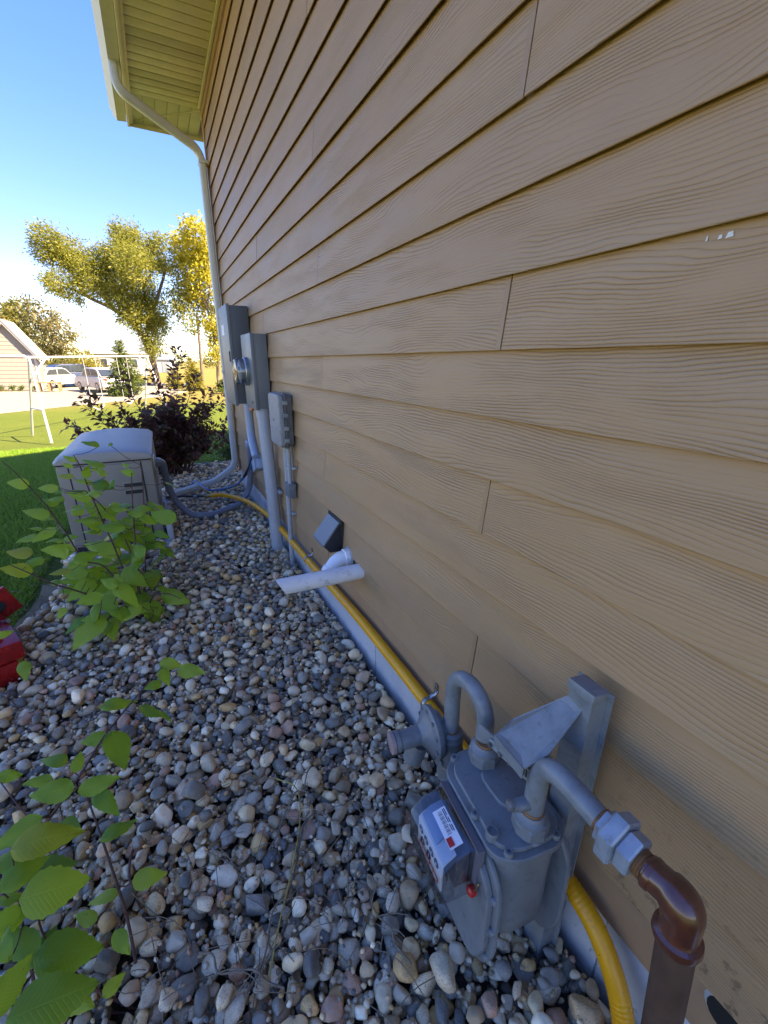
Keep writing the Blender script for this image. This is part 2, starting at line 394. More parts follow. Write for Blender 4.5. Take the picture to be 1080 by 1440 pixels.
# ------------------------------------------------------------------ house
house = empty('house', (WX, 0, 0), 'large tan house with wood grained lap siding on a concrete foundation', 'house')
def m_siding():
    m = N('siding_tan'); oi = m.n('ShaderNodeObjectInfo'); cb = m.n('ShaderNodeCombineXYZ')
    m.L(m.math('MULTIPLY', oi.outputs['Random'], 61.3), cb.inputs[0]); m.L(m.math('MULTIPLY', oi.outputs['Random'], 37.1), cb.inputs[1]); m.L(m.math('MULTIPLY', oi.outputs['Random'], 13.7), cb.inputs[2])
    tc = m.n('ShaderNodeTexCoord'); sx = m.n('ShaderNodeSeparateXYZ'); m.L(tc.outputs['Object'], sx.inputs[0])
    yy, zz = sx.outputs['Y'], sx.outputs['Z']
    def v2(ky, kz):
        c2 = m.n('ShaderNodeCombineXYZ'); m.L(m.math('MULTIPLY', yy, ky), c2.inputs[1]); m.L(m.math('MULTIPLY', zz, kz), c2.inputs[2])
        a = m.n('ShaderNodeVectorMath'); a.operation = 'ADD'; m.L(c2.outputs[0], a.inputs[0]); m.L(cb.outputs[0], a.inputs[1]); return a.outputs[0]
    f1 = m.noise(v2(1.5, 7), 1, 1, .45); f2 = m.noise(v2(9, 30), 1, 1, .5)
    field = m.math('ADD', zz, m.math('ADD', m.math('MULTIPLY', f1, .12), m.math('MULTIPLY', f2, .012)))
    warp = m.noise(v2(1.0, 1.5), 1, 1, .5)
    ph = m.math('MULTIPLY', field, m.math('ADD', 260, m.math('MULTIPLY', warp, 260)))
    ln = m.math('POWER', m.math('ABSOLUTE', m.math('SINE', ph)), .45)      # narrow grooves
    depth = m.ramp(m.noise(v2(2.6, 16), 1, 2, .6), [(.36, (.12, .12, .12)), (.60, (1, 1, 1))])
    ln = m.math('ADD', m.math('MULTIPLY', m.math('SUBTRACT', ln, 1), depth), 1)
    fib = m.noise(v2(14, 260), 1, 1, .6)
    h = m.math('ADD', ln, m.math('MULTIPLY', fib, .28))
    # plain butt strip at the near end of each board
    end = m.ramp(m.math('DIVIDE', yy, .1), [(.13, (0, 0, 0)), (.16, (1, 1, 1))])
    h = m.math('ADD', m.math('MULTIPLY', h, end), m.math('MULTIPLY', m.math('SUBTRACT', 1, end), .85))
    w = m.world(); d1 = m.noise(w, 2.2, 3, .6); d2 = m.noise(w, 26, 4, .75)
    c = m.ramp(d1, [(.3, (.420, .240, .112)), (.6, (.456, .263, .126)), (.8, (.49, .285, .140))])
    c = m.mix(m.math('MULTIPLY', m.math('SUBTRACT', 1, m.math('MULTIPLY', ln, end)), .22), c, (.24, .13, .065))
    c = m.mix(1.0, c, m.ramp(oi.outputs['Random'], [(0, (.93, .93, .94)), (.5, (1, 1, 1)), (1, (1.05, 1.04, 1.02))]), 'MULTIPLY')
    dst = m.noise(m.world((.35, .35, 3.0)), 5, 3, .6); c = m.mix(m.math('MULTIPLY', m.ramp(dst, [(.48, (0, 0, 0)), (.75, (1, 1, 1))]), .16), c, (.40, .33, .25))
    # mud splash marks on the lowest courses
    g = m.n('ShaderNodeSeparateXYZ'); m.L(w, g.inputs[0])
    low = m.ramp(g.outputs['Z'], [(.30, (1, 1, 1)), (.86, (0, 0, 0))])
    nearm = m.ramp(g.outputs['Y'], [(.15, (1, 1, 1)), (.65, (.12, .12, .12))])
    spl = m.math('MULTIPLY', m.math('MULTIPLY', m.ramp(d2, [(.565, (0, 0, 0)), (.63, (1, 1, 1))]), low), nearm)
    c = m.mix(m.math('MULTIPLY', spl, .75), c, (.085, .058, .036))
    m.set(color=c, rough=m.math('ADD', .42, m.math('MULTIPLY', d1, .2)), spec=.45)
    m.bump(h, .66, .0026); return m.m
M['siding'] = m_siding()
M['trimdark'] = paint('smooth_trim', (.40, .235, .125), .5, var=.06, bump=.03)
M['concrete'] = None
def m_conc():
    m = N('foundation_concrete'); w = m.world(); n1 = m.noise(w, 3, 6, .65); n2 = m.noise(m.world((1, 1, .25)), 38, 5, .7); n3 = m.noise(w, 150, 3, .6)
    c = m.ramp(n1, [(.3, (.46, .45, .43)), (.5, (.56, .55, .53)), (.7, (.63, .62, .60))])
    c = m.mix(m.math('MULTIPLY', n2, .45), c, (.34, .34, .33))
    pit = m.ramp(m.noise(w, 60, 2, .5), [(.67, (0, 0, 0)), (.72, (1, 1, 1))])
    c = m.mix(m.math('MULTIPLY', pit, .5), c, (.18, .17, .15))
    g = m.n('ShaderNodeSeparateXYZ'); m.L(w, g.inputs[0])
    lowd = m.math('MULTIPLY', m.ramp(m.math('ADD', g.outputs['Z'], m.math('MULTIPLY', n1, .06)), [(.04, (1, 1, 1)), (.13, (0, 0, 0))]), .45)
    c = m.mix(lowd, c, (.20, .175, .14))
    m.set(color=c, rough=.85, spec=.25); m.bump(m.math('ADD', n3, m.math('MULTIPLY', pit, -2)), .4, .003); return m.m
M['concrete'] = m_conc()
M['cream'] = paint('cream_aluminium', (.72, .63, .38), .42, var=.05, bump=.02)
M['creamlite'] = paint('almond_gutter', (.66, .60, .44), .38, var=.05, bump=.02)
M['roof'] = m_soil('shingle', (.05, .045, .04), (.09, .08, .07), (.12, .11, .10))
L0 = 1.482
def board(k, ya, yb, dx):
    z = L0+k*EXPO; hgt = .186; t = .0105; lean = .0180; b = .0015
    # profile (x, z), x grows into the wall; bottom edge eased
    pr = [(b*.6, 0), (0, b), (lean*.5, hgt*.5), (lean, hgt), (lean+.006, hgt), (lean*.5+.006, hgt*.5), (t, .010), (.0045, .009), (.0040, 0)]
    n = len(pr); V = [(p[0], 0, p[1]) for p in pr]+[(p[0], yb-ya, p[1]) for p in pr]
    F = [(i, (i+1) % n, n+(i+1) % n, n+i) for i in range(n)]+[tuple(range(n)), tuple(range(2*n-1, n-1, -1))]
    me = bpy.data.meshes.new('siding_board'); me.from_pydata(V, [], F); me.update(); me.materials.append(M['siding'])
    bm = bmesh.new(); bm.from_mesh(me); bmesh.ops.recalc_face_normals(bm, faces=bm.faces); bm.to_mesh(me); bm.free()
    o = link('siding_board', me, house); o.location = (WX+dx, ya, z); return o
jy = {0: .815, 2: 2.10, 1: 3.33}
for k in range(-7, 14):
    j = jy[k % 3] + random.uniform(-.012, .012); cuts = sorted(y for y in (j-3.66, j, j+3.66) if -2.9 < y < CORNER_Y-.15)
    ends = [-3.0]+cuts+[CORNER_Y-.062]
    for a, b in zip(ends[:-1], ends[1:]): board(k, a+.0021, b-.0021, random.uniform(0, .0015))
MB().box2((WX+.032, -3, .25), (WX+.20, CORNER_Y-.03, 3.70)).build('sheathing', M['trimdark'], house, False)
MB().box2((WX+.009, -3, .262), (WX+.025, CORNER_Y-.062, .405), .0015).build('starter_trim', M['trimdark'], house)
MB().box2((WX-.004, CORNER_Y-.060, .262), (WX+.024, CORNER_Y, 3.655), .002).build('corner_trim', M['siding'], house)
MB().box2((WX-.006, -3, 3.585), (WX+.0255, CORNER_Y-.061, 3.655), .003).build('frieze_trim', M['trimdark'], house)
for a, b in ((-3, -.9), (-.9, .30), (.30, 1.515), (1.515, 2.73), (2.73, 3.95), (3.95, CORNER_Y-.005)):   # form panels of the poured wall
    MB().box2((WX+.016+random.uniform(0, .003), a+.002, -.5), (WX+.26, b-.002, .268), .003).build('foundation_panel', M['concrete'], house)
MB().box2((WX+.024, -3, -.5), (WX+.25, CORNER_Y-.02, .262)).build('foundation', M['concrete'], house, False)
MB().lathe((WX+.012, .085, .372), (-1, 0, 0), [(.040, 0), (.034, .006), (.030, .007)], 16).build('cable_hole_caulk', paint('pale_caulk', (.5, .48, .44), .7, bump=.5, bscale=50, bdist=.004), house)
MB().lathe((WX+.008, .085, .372), (-1, 0, 0), [(.030, 0), (.029, .006), (.0, .005)], 16).build('cable_hole', paint('black_cable', (.015, .015, .015), .6), house)
# gable end wall and roof (mostly out of view, they cast the lawn's shade)
RX, RZ = 8.6, 3.75+.52*8.5
g = MB(); g.prism([(WX+.02, -.5), (16.5, -.5), (16.5, 3.75), (RX, RZ-.1), (WX+.02, 3.75)], (0, CORNER_Y-.015, 0), (1, 0, 0), (0, 0, 1), .2); g.build('gable_wall', M['siding'], house, False)
for sgn in (1, -1):
    e0 = (.10 if sgn == 1 else 2*RX-.10)
    MB().prism([(e0, 3.76), (RX, RZ), (RX, RZ+.12), (e0, 3.80)], (0, 5.78, 0), (1, 0, 0), (0, 0, 1), 9.0).build('roof_slope', M['roof'], house, False)
def m_vent():
    m = N('perforated_cream'); g = m.n('ShaderNodeSeparateXYZ'); m.L(m.world(), g.inputs[0])
    d = m.math('MULTIPLY', m.math('SINE', m.math('MULTIPLY', g.outputs['X'], 520)), m.math('SINE', m.math('MULTIPLY', g.outputs['Y'], 520)))
    m.set(color=m.mix(m.ramp(d, [(.35, (0, 0, 0)), (.5, (1, 1, 1))]), (.72, .63, .38), (.05, .045, .03)), rough=.45); return m.m
M['creamvent'] = m_vent()
SZ = 3.655; SX = .125; EY = 5.75
for i in range(64):                     # soffit strips
    y1 = CORNER_Y-.004-i*.1; y0 = y1-.0885
    if y0 < -1.0: break
    vent = i % 9 in (7, 8) if i > 4 else i in (2, 3)
    MB().box2((SX, y0, SZ), (WX+.02, y1, SZ+.012), .003).build('soffit_panel', M['creamvent'] if vent else M['cream'], house)
MB().box2((SX, -1, SZ+.0125), (WX+.02, CORNER_Y, SZ+.03)).build('soffit_backing', M['trimdark'], house, False)
for i in range(6):                      # return at the gable, strips turned the other way with a mitred end
    x1 = WX+.02-i*.1; x0 = x1-.096
    if x0 < SX: x0 = SX
    ya = CORNER_Y+max(0, (WX-x1))*.9+.0; ya2 = CORNER_Y+max(0, (WX-x0))*.9
    s = MB(); s.prism([(x0, min(ya2, EY-.01)), (x1, min(ya, EY-.01)), (x1, EY), (x0, EY)], (0, 0, SZ), (1, 0, 0), (0, 1, 0), .011, .0015); s.build('soffit_panel', M['cream'], house)
    if ya2 > CORNER_Y+.02:
        s = MB(); s.prism([(x0, CORNER_Y+.0), (x1, CORNER_Y+.0), (x1, min(ya, EY)-.004), (x0, min(ya2, EY)-.004)], (0, 0, SZ+.001), (1, 0, 0), (0, 1, 0), .011, .001); s.build('soffit_panel', M['cream'], house)
MB().box2((SX, CORNER_Y+.001, SZ+.0135), (WX+.02, EY, SZ+.03)).build('soffit_backing', M['trimdark'], house, False)
MB().tube([(WX, CORNER_Y+.003, SZ-.002), (SX, CORNER_Y+.9*(WX-SX), SZ-.002)], .006, 6).build('mitre_strip', M['cream'], house)
chip = MB()
for (cy_, cz_, w_, h_) in ((.404, 1.6205, .006, .006), (.394, 1.6200, .010, .008), (.420, 1.6215, .003, .007)):
    chip.add([(WX+.0128, cy_, cz_), (WX+.0128, cy_-w_, cz_+.001), (WX+.0134, cy_-w_*.8, cz_+h_), (WX+.0133, cy_-w_*.2, cz_+h_*.9)], [(0, 1, 2, 3)])
M['chipw'] = paint('bare_white_scrape', (.75, .72, .66), .7, var=.05); chip.build('paint_scrape', M['chipw'], house, False)
MB().box2((SX-.022, -1, SZ-.035), (SX, EY+.02, SZ+.15), .003).build('fascia', M['cream'], house)
MB().box2((SX-.003, -1, SZ-.020), (SX+.028, EY, SZ-.002), .003).build('soffit_channel', M['cream'], house)
MB().box2((WX-.03, -1, SZ-.022), (WX-.008, CORNER_Y-.06, SZ-.002), .003).build('soffit_channel', M['cream'], house)
MB().box2((SX-.020, EY, SZ-.03), (WX+3, EY+.02, SZ+.15), .003).build('fascia', M['cream'], house)

# gutter and downspout
gut = empty('gutter', (.05, 3, SZ), 'almond metal gutter along the roof edge above the soffit', 'gutter')
gp = [(.100, 3.775), (.100, 3.665), (.020, 3.66), (-.012, 3.70), (-.012, 3.725), (-.028, 3.745), (-.028, 3.775), (-.018, 3.778), (-.018, 3.75), (.0, 3.728), (.0, 3.70), (.026, 3.672), (.094, 3.677), (.094, 3.775)]
g = MB(); g.prism(gp, (0, 5.79, 0), (1, 0, 0), (0, 0, 1), 6.8); g.build('trough', M['creamlite'], gut, True, 30)
MB().prism([(.100, 3.775), (.100, 3.665), (.020, 3.66), (-.012, 3.70), (-.012, 3.725), (-.028, 3.745), (-.028, 3.775)], (0, 5.793, 0), (1, 0, 0), (0, 0, 1), .003).build('end_cap', M['creamlite'], gut, False)
M['ds'] = paint('downspout_almond', (.56, .54, .48), .35, var=.05, bump=.02)
dsp = empty('downspout', (WX-.05, CORNER_Y-.1, 0), 'almond round cornered downspout with elbows at the far house corner', 'downspout')
def rect_tube(pts, w, d, wdir):
    """rounded rectangular pipe swept along pts; wdir = direction of its width"""
    pts = [Vector(p) for p in pts]; b = MB(); n = len(pts); ring = []
    a = .28; prof = []
    for cx, cy, s0 in ((1, 1, 0), (-1, 1, 90), (-1, -1, 180), (1, -1, 270)):
        for k in range(4):
            t = R(s0+k*30); rr = min(w, d)*a; prof.append((cx*(w/2-rr)+math.cos(t)*rr, cy*(d/2-rr)+math.sin(t)*rr))
    vs = []; fs = []; m = len(prof); wd = Vector(wdir).normalized()
    for i in range(n):
        T = (pts[min(i+1, n-1)]-pts[max(i-1, 0)]).normalized(); W_ = (wd-T*wd.dot(T)).normalized(); Dn = T.cross(W_)
        vs += [pts[i]+W_*p[0]+Dn*p[1] for p in prof]
    for i in range(n-1):
        for k in range(m): fs.append((i*m+k, i*m+(k+1) % m, (i+1)*m+(k+1) % m, (i+1)*m+k))
    fs.append(tuple(range(m))); fs.append(tuple(range((n-1)*m, n*m))); return b.add(vs, fs)
DX, DY = WX-.047, CORNER_Y-.075
dtop = fillet([(.05, 4.82, 3.665), (.05, 4.82, 3.50), (DX, DY, 3.31), (DX, DY, 2.0)], [.11, .11], 8)
rect_tube(dtop, .078, .062, (0, 1, 0)).build('pipe', M['ds'], dsp)
rect_tube([(DX, DY, 2.02), (DX, DY, .62)], .074, .058, (0, 1, 0)).build('lower_pipe', M['ds'], dsp)
rect_tube(fillet([(DX, DY, .66), (DX, DY, .30), (.42, CORNER_Y-.15, .16), (.0, CORNER_Y-.22, .085)], [.11, .04], 8), .080, .064, (0, 1, 0)).build('extension', M['ds'], dsp)
for z in (3.22, 1.35): MB().box2((DX-.034, DY-.052, z-.014), (WX+.002, DY+.050, z+.014), .003).build('strap', M['ds'], dsp)
# ------------------------------------------------------------------ gas meter set
M['mgrey'] = paint('meter_grey_paint', (.175, .19, .192), .42, var=.12, dirt=(.115, .115, .11), scale=17, bump=.16, bdist=.0014, bscale=260)
M['mgrey2'] = paint('pipe_grey_paint', (.205, .22, .22), .36, var=.14, dirt=(.155, .135, .115), scale=24, bump=.12, bdist=.0015, bscale=160)
M['galv'] = paint('galvanised_steel', (.42, .43, .43), .34, .85, var=.18, scale=30, bump=.05)
M['bolt'] = paint('bolt_steel', (.33, .33, .32), .4, .8, var=.2, scale=40, bump=.05)
M['black'] = paint('black_plastic', (.02, .02, .022), .5, var=.1)
M['white'] = paint('white_plate', (.70, .71, .70), .4, var=.04)
M['red'] = paint('red_paint', (.55, .025, .02), .3, var=.12)
M['brass'] = paint('brass', (.42, .30, .12), .35, .8, var=.15)
def V3(*a): return Vector(a)
MO = Vector((.56, .486, .545)); MW = Vector((-.118, -.993, 0)).normalized(); MD = Vector((-.993, .118, 0)).normalized(); MU = Vector((0, 0, 1))
def mp(w, d, u): return MO + MW*w + MD*d + MU*u
def rounded(poly, r, n=5):
    P = [Vector((p[0], p[1], 0)) for p in poly]; out = []
    m = len(P)
    for i in range(m):
        a, b, c = P[i-1], P[i], P[(i+1) % m]; d1, d2 = a-b, c-b; l = min(r, d1.length*.45, d2.length*.45)
        p, q = b+d1.normalized()*l, b+d2.normalized()*l
        for k in range(n+1):
            t = k/n; z = p*(1-t)**2+b*2*t*(1-t)+q*t*t; out.append((z.x, z.y))
    return out
met = empty('gas_meter', (.56, .486, .15), 'grey cast gas meter with clear dial box mounted at the wall beside rusty pipe', 'gas meter')
FR = Matrix((MW, MD, MU)).transposed()
def mprism(poly, u0, h, bev, name, mat, parent=met):       # outline in (w, d), extruded along u
    b = MB(); b.prism(poly, mp(0, 0, u0), MW, MD, h if MW.cross(MD).z > 0 else -h, bev, 3); return b.build(name, mat, parent)
capo = rounded([(-.135, -.045), (-.105, -.088), (.095, -.088), (.128, -.05), (.128, .05), (.10, .098), (-.10, .098), (-.135, .05)], .035)
capi = [(x*.90, y*.86) for x, y in capo]
mid = [(x*.93, y*.86) for x, y in capo]
b = MB()                                                   # main casting, narrowing to the belly
rings = [(-.012, 1.0), (-.05, .985), (-.12, .96), (-.22, .97), (-.275, .93), (-.305, .78), (-.315, .5)]
vs = []; fs = []; n = len(mid)
for u, s_ in rings: vs += [mp(p[0]*s_, p[1]*min(1, s_+.02), u) for p in mid]
for i in range(len(rings)-1):
    for k in range(n): fs.append((i*n+k, i*n+(k+1) % n, (i+1)*n+(k+1) % n, (i+1)*n+k))
fs += [tuple(range(n)), tuple(range((len(rings)-1)*n, len(rings)*n))]
b.add(vs, fs); body = b.build('casing', M['mgrey'], met, True, 45)
mprism(capo, -.022, .016, .004, 'flange', M['mgrey'])
mprism(capi, -.006, .012, .005, 'top_cover', M['mgrey'])
mprism(rounded([(-.075, -.012), (-.06, -.045), (.03, -.06), (.06, -.02), (.03, .03), (-.05, .035)], .02), .004, .010, .004, 'cover_boss', M['mgrey'])
for (w, d) in ((-.115, .062), (-.115, -.05), (.108, .066), (.112, -.045), (.02, .088), (-.05, .02), (.045, -.005), (.03, -.078), (-.03, -.078)):
    MB().lathe(mp(w, d, -.004), MU, [(.0095, 0), (.0095, .008), (.0085, .011), (.004, .011), (.004, .007)], 14).build('bolt_boss', M['mgrey'], met)
MB().lathe(mp(.068, .078, -.004), MU, [(.014, 0), (.014, .016), (.012, .019), (.009, .019), (.009, .015), (.0, .015)], 18).build('oil_plug', M['mgrey'], met)
pan = rounded([(-.105, -.035), (.085, -.035), (.130, -.085), (.135, -.285), (.095, -.375), (-.08, -.385), (-.135, -.30), (-.13, -.085)], .045, 6)
def pan_at(d0, sgn, name):
    b = MB()
    for (s0, dd, th) in ((1.0, 0, .012), (.90, .012, .016)):
        cx, cy = 0, -.21
        pl = [(cx+(p[0]-cx)*s0, cy+(p[1]-cy)*s0) for p in pan]
        o = mp(0, d0+sgn*dd, 0); ux, uy = MW, MU; nn = ux.cross(uy)
        b.prism(pl, o, ux, uy, th*sgn*(1 if nn.dot(MD) > 0 else -1), .005, 3)
    p = b.build(name, M['mgrey'], met)
    for (w, u) in ((.118, -.11), (.124, -.20), (.116, -.30), (.03, -.372), (-.07, -.376), (-.12, -.28), (-.12, -.12)):
        MB().lathe(mp(w, d0+sgn*.010, u), MD*sgn, [(.009, 0), (.009, .006), (.0075, .009), (.0, .009)], 12).build('screw', M['mgrey'], p)
pan_at(.082, 1, 'front_pan'); pan_at(-.078, -1, 'rear_pan')
for w, d in ((-.085, -.0), (.085, -.0)):
    MB().lathe(mp(w, d, 0), MU, [(.030, -.006), (.034, .002), (.030, .008), (.026, .012), (.026, .020)], 22).build('connection_boss', M['mgrey'], met)
# dial box
def m_clear():
    m = N('clear_polycarbonate'); m.set(color=(.93, .94, .95), rough=.06, trans=1.0, ior=1.08, spec=.55); return m.m
def m_cap2():
    m = N('clear_cover'); t = m.n('ShaderNodeBsdfTransparent'); g = m.n('ShaderNodeBsdfGlossy'); g.inputs['Roughness'].default_value = .08
    mx = m.n('ShaderNodeMixShader'); lw = m.n('ShaderNodeLayerWeight'); lw.inputs[0].default_value = .32
    t.inputs[0].default_value = (.86, .87, .90, 1)
    m.L(m.math('ADD', m.math('MULTIPLY', lw.outputs['Fresnel'], .8), .05), mx.inputs[0]); m.L(t.outputs[0], mx.inputs[1]); m.L(g.outputs[0], mx.inputs[2]); m.L(mx.outputs[0], m.out.inputs[0]); return m.m
M['clear'] = m_cap2()
M['smoke'] = paint('grey_index_housing', (.16, .15, .165), .4, var=.06)
def uprism(poly, w0, w1, bev, name, mat, parent):          # outline in (d, u) extruded along w
    b = MB(); nn = MD.cross(MU); b.prism(poly, mp(w0, 0, 0), MD, MU, (w1-w0)*(1 if nn.dot(MW) > 0 else -1), bev, 2); return b.build(name, mat, parent)
uprism([(.100, -.015), (.118, -.010), (.118, -.150), (.100, -.150)], -.082, .082, .003, 'index_flange', M['smoke'], met)
cover = uprism([(.1185, -.014), (.165, -.026), (.196, -.056), (.196, -.135), (.180, -.148), (.1185, -.148)], -.074, .074, .006, 'cover', M['clear'], met)
uprism([(.1186, -.040), (.150, -.046), (.150, -.138), (.1186, -.138)], -.058, .058, .003, 'mechanism', M['smoke'], met)
uprism([(.1505, -.036), (.176, -.052), (.182, -.060), (.182, -.134), (.178, -.134), (.178, -.062), (.172, -.056), (.1505, -.0405)], -.056, .056, .001, 'dial_plate', M['white'], met)
M['skytint'] = paint('index_top_sky_reflection', (.34, .40, .48), .3, .3, var=.05)  # sky reflection on the dial box top, painted in as blue-grey
uprism([(.130, -.0275), (.160, -.0355), (.176, -.0505), (.176, -.0485), (.161, -.0335), (.130, -.0255)], -.052, .018, .0005, 'sky_tint_plate', M['skytint'], met)
for i, (w, u) in enumerate(((-.040, -.080), (-.015, -.080), (.010, -.080), (.033, -.080), (-.030, -.103), (.0, -.103))):
    d_ = MB(); d_.lathe(mp(w, .1822, u), MD, [(.0095, 0), (.0095, .0012), (.0, .0012)], 16); dd = d_.build('dial', M['black'], met)
    MB().box(mp(w+.002, .1845, u+.002), (.002, .0012, .008), FR).build('pointer', M['white'], dd)
M['label'] = paint('paper_label', (.74, .75, .78), .5, var=.03, bump=0)
lab = uprism([(.134, -.0165), (.163, -.0242), (.163, -.0236), (.134, -.0159)], -.030, .052, 0, 'label_sticker', M['label'], met)
def lp(w, t):                                               # a point on the sticker
    return mp(w, .134+.029*t, -.0159-.0077*t+.0004)
LN = (lp(.01, 0)-lp(0, 0)).cross(lp(0, 1)-lp(0, 0)).normalized()
LN = LN if LN.z > 0 else -LN
for i in range(17):                                         # bar code
    w = -.024+i*.0030; wd = .0006+.0009*((i*7) % 3)/2
    a, b_, = lp(w, .38), lp(w, .70); bb = MB(); bb.add([a, a+MW*wd, b_+MW*wd, b_], [(0, 1, 2, 3)]); bb.build('bar', M['black'], lab, False)
def textobj(txt, size, origin, ux, uy, mat, parent, name='lettering', ext=.0003):
    cu = bpy.data.curves.new(name, 'FONT'); cu.body = txt; cu.size = size; cu.extrude = ext; cu.resolution_u = 2
    o = bpy.data.objects.new(name, cu); COL.objects.link(o)
    ux, uy = Vector(ux).normalized(), Vector(uy).normalized(); m4 = Matrix((ux, uy, ux.cross(uy))).transposed().to_4x4(); m4.translation = origin
    dg = bpy.context.evaluated_depsgraph_get(); me = bpy.data.meshes.new_from_object(o.evaluated_get(dg)); bpy.data.objects.remove(o)
    me.transform(m4); me.materials.clear(); me.materials.append(mat); return link(name, me, parent)
LY = (lp(0, 0)-lp(0, 1)).normalized()
for i, (wa, wb, tt) in enumerate(((-.026, -.010, .12), (-.006, .006, .12), (.010, .024, .12), (-.026, .004, .24), (.008, .022, .24))):   # print too small to read
    bb = MB(); bb.add([lp(wa, tt)+LN*.0003, lp(wb, tt)+LN*.0003, lp(wb, tt+.06)+LN*.0003, lp(wa, tt+.06)+LN*.0003], [(0, 1, 2, 3)]); bb.build('print_line', M['black'], lab, False)
rl = MB(); rl.add([lp(.030, .55)+LN*.0006, lp(.048, .55)+LN*.0006, lp(.048, .97)+LN*.0006, lp(.030, .97)+LN*.0006], [(0, 1, 2, 3)]); rl.build('red_mark', M['red'], lab, False)
fl = uprism([(.1826, -.128), (.1832, -.128), (.1832, -.114), (.1826, -.114)], -.045, .045, 0, 'red_strip', M['red'], met)
for wa, wb in ((-.040, -.030), (-.027, -.012), (-.008, .004), (.009, .021), (.025, .040)): MB().box(mp((wa+wb)/2, .1834, -.121), (wb-wa, .0004, .006), FR).build('print_mark', M['white'], fl, False)
for s_ in (-1, 1):
    MB().lathe(mp(s_*.079, .118, -.03 if s_ < 0 else -.135), MD, [(.006, 0), (.006, .006), (.0, .006)], 12).build('index_screw', M['bolt'], met)
MB().lathe(mp(.084, .118, -.118), MD, [(.009, 0), (.011, .004), (.011, .012), (.006, .016), (.0, .016)], 14).build('seal', M['red'], met)
MB().tube(spline([mp(.082, .12, -.118), mp(.092, .125, -.105), mp(.094, .118, -.085), mp(.088, .112, -.10), mp(.084, .122, -.116)], 6), .0012, 6).build('seal_wire', M['brass'], met)
MB().box(mp(.02, .150, -.156), (.018, .004, .02), FR, .001).build('latch_tab', M['smoke'], met)

# swivel nuts + pipes.  inlet run: loop from regulator riser over to the meter
def nut(c, axis, r, h, name, mat, parent, n=8):
    c, axis = Vector(c), Vector(axis).normalized(); b = MB()
    b.tube([c, c+axis*.003, c+axis*(h-.003), c+axis*h], [r*.92, r, r, r*.92], n); return b.build(name, mat, parent, True, 25)
inb, outb = mp(-.085, 0, .010), mp(.085, 0, .010)
loop = empty('meter_inlet_pipe', (.575, .705, .35), 'grey U bend pipe looping from the regulator valve into the gas meter', 'pipe')
lx = .575
loop_pts = [V3(inb.x, inb.y, inb.z+.02), V3(lx, .582, .61)] + [V3(lx, .646-.064*math.cos(t), .648+.066*math.sin(t)) for t in np.linspace(0, math.pi, 15)] + [V3(lx, .7095, .60), V3(lx, .706, .50)]
MB().tube(loop_pts, .0205, 18).build('pipe', M['mgrey2'], loop)
nut(inb, MU, .037, .030, 'swivel_nut', M['mgrey'], loop, 8)
MB().lathe(inb+MU*.028, MU, [(.034, 0), (.034, .010), (.027, .015), (.024, .022)], 20).build('collar', M['mgrey'], loop)
MB().lathe((lx, .706, .470), MU, [(.027, 0), (.034, .004), (.035, .024), (.031, .030), (.031, .040), (.024, .046)], 22).build('coupling', M['mgrey'], loop)
reg = empty('gas_regulator', (.53, .735, .40), 'round grey gas regulator with vent tube beside the foundation, left of the meter', 'regulator')
RA = Vector((-1, .16, -.03)).normalized(); RC = V3(.538, .742, .492)
MB().lathe(RC, RA, [(.03, -.035), (.05, -.026), (.054, -.012), (.069, -.008), (.071, -.002), (.071, .006), (.067, .010), (.058, .012), (.046, .022), (.032, .032), (.026, .040), (.026, .048)], 32).build('diaphragm_case', M['mgrey'], reg)
R1 = Vector((0, 0, 1)); R2 = RA.cross(R1).normalized(); R1 = R2.cross(RA)
for k in range(10):
    a = R(36*k+10); MB().lathe(RC+R1*math.cos(a)*.062+R2*math.sin(a)*.062+RA*.008, RA, [(.0055, 0), (.0055, .007), (.0, .007)], 6).build('bolt', M['mgrey'], reg)
MB().lathe(RC+RA*.04, RA, [(.026, 0), (.025, .055), (.028, .058), (.028, .070), (.0, .070)], 20).build('vent_tube', M['mgrey'], reg)
MB().lathe(RC+RA*.112, RA, [(.029, 0), (.029, .010), (.020, .012), (.0, .008)], 20).build('vent_cap', paint('pink_plastic_cap', (.34, .24, .22), .5), reg)
MB().lathe(RC+RA*.03+V3(0, .012, -.045), (-.35, .05, -.93), [(.026, 0), (.028, .02), (.028, .055), (.018, .062), (.0, .062)], 18).build('seat_cap', M['mgrey'], reg)
MB().tube([RC+RA*-.02, RC+RA*-.05+V3(0, -.02, -.03), (lx, .705, .452)], [.038, .036, .030], 16).build('outlet_neck', M['mgrey'], reg)
MB().lathe((lx, .704, .40), MU, [(.028, 0), (.038, .014), (.040, .035), (.034, .058), (.028, .072)], 20).build('valve_body', M['mgrey'], reg)
MB().lathe((lx-.02, .704, .432), (-1, -.4, 0), [(.022, 0), (.022, .014), (.012, .02), (.012, .028), (.0, .028)], 16).build('test_plug', M['mgrey'], reg)
MB().lathe((lx, .703, .352), MU, [(.026, 0), (.034, .004), (.034, .040), (.028, .048)], 8).build('lower_nut', M['mgrey'], reg)
MB().tube([(lx, .703, -.05), (lx, .703, .36)], .0215, 16).build('riser', M['mgrey2'], reg)

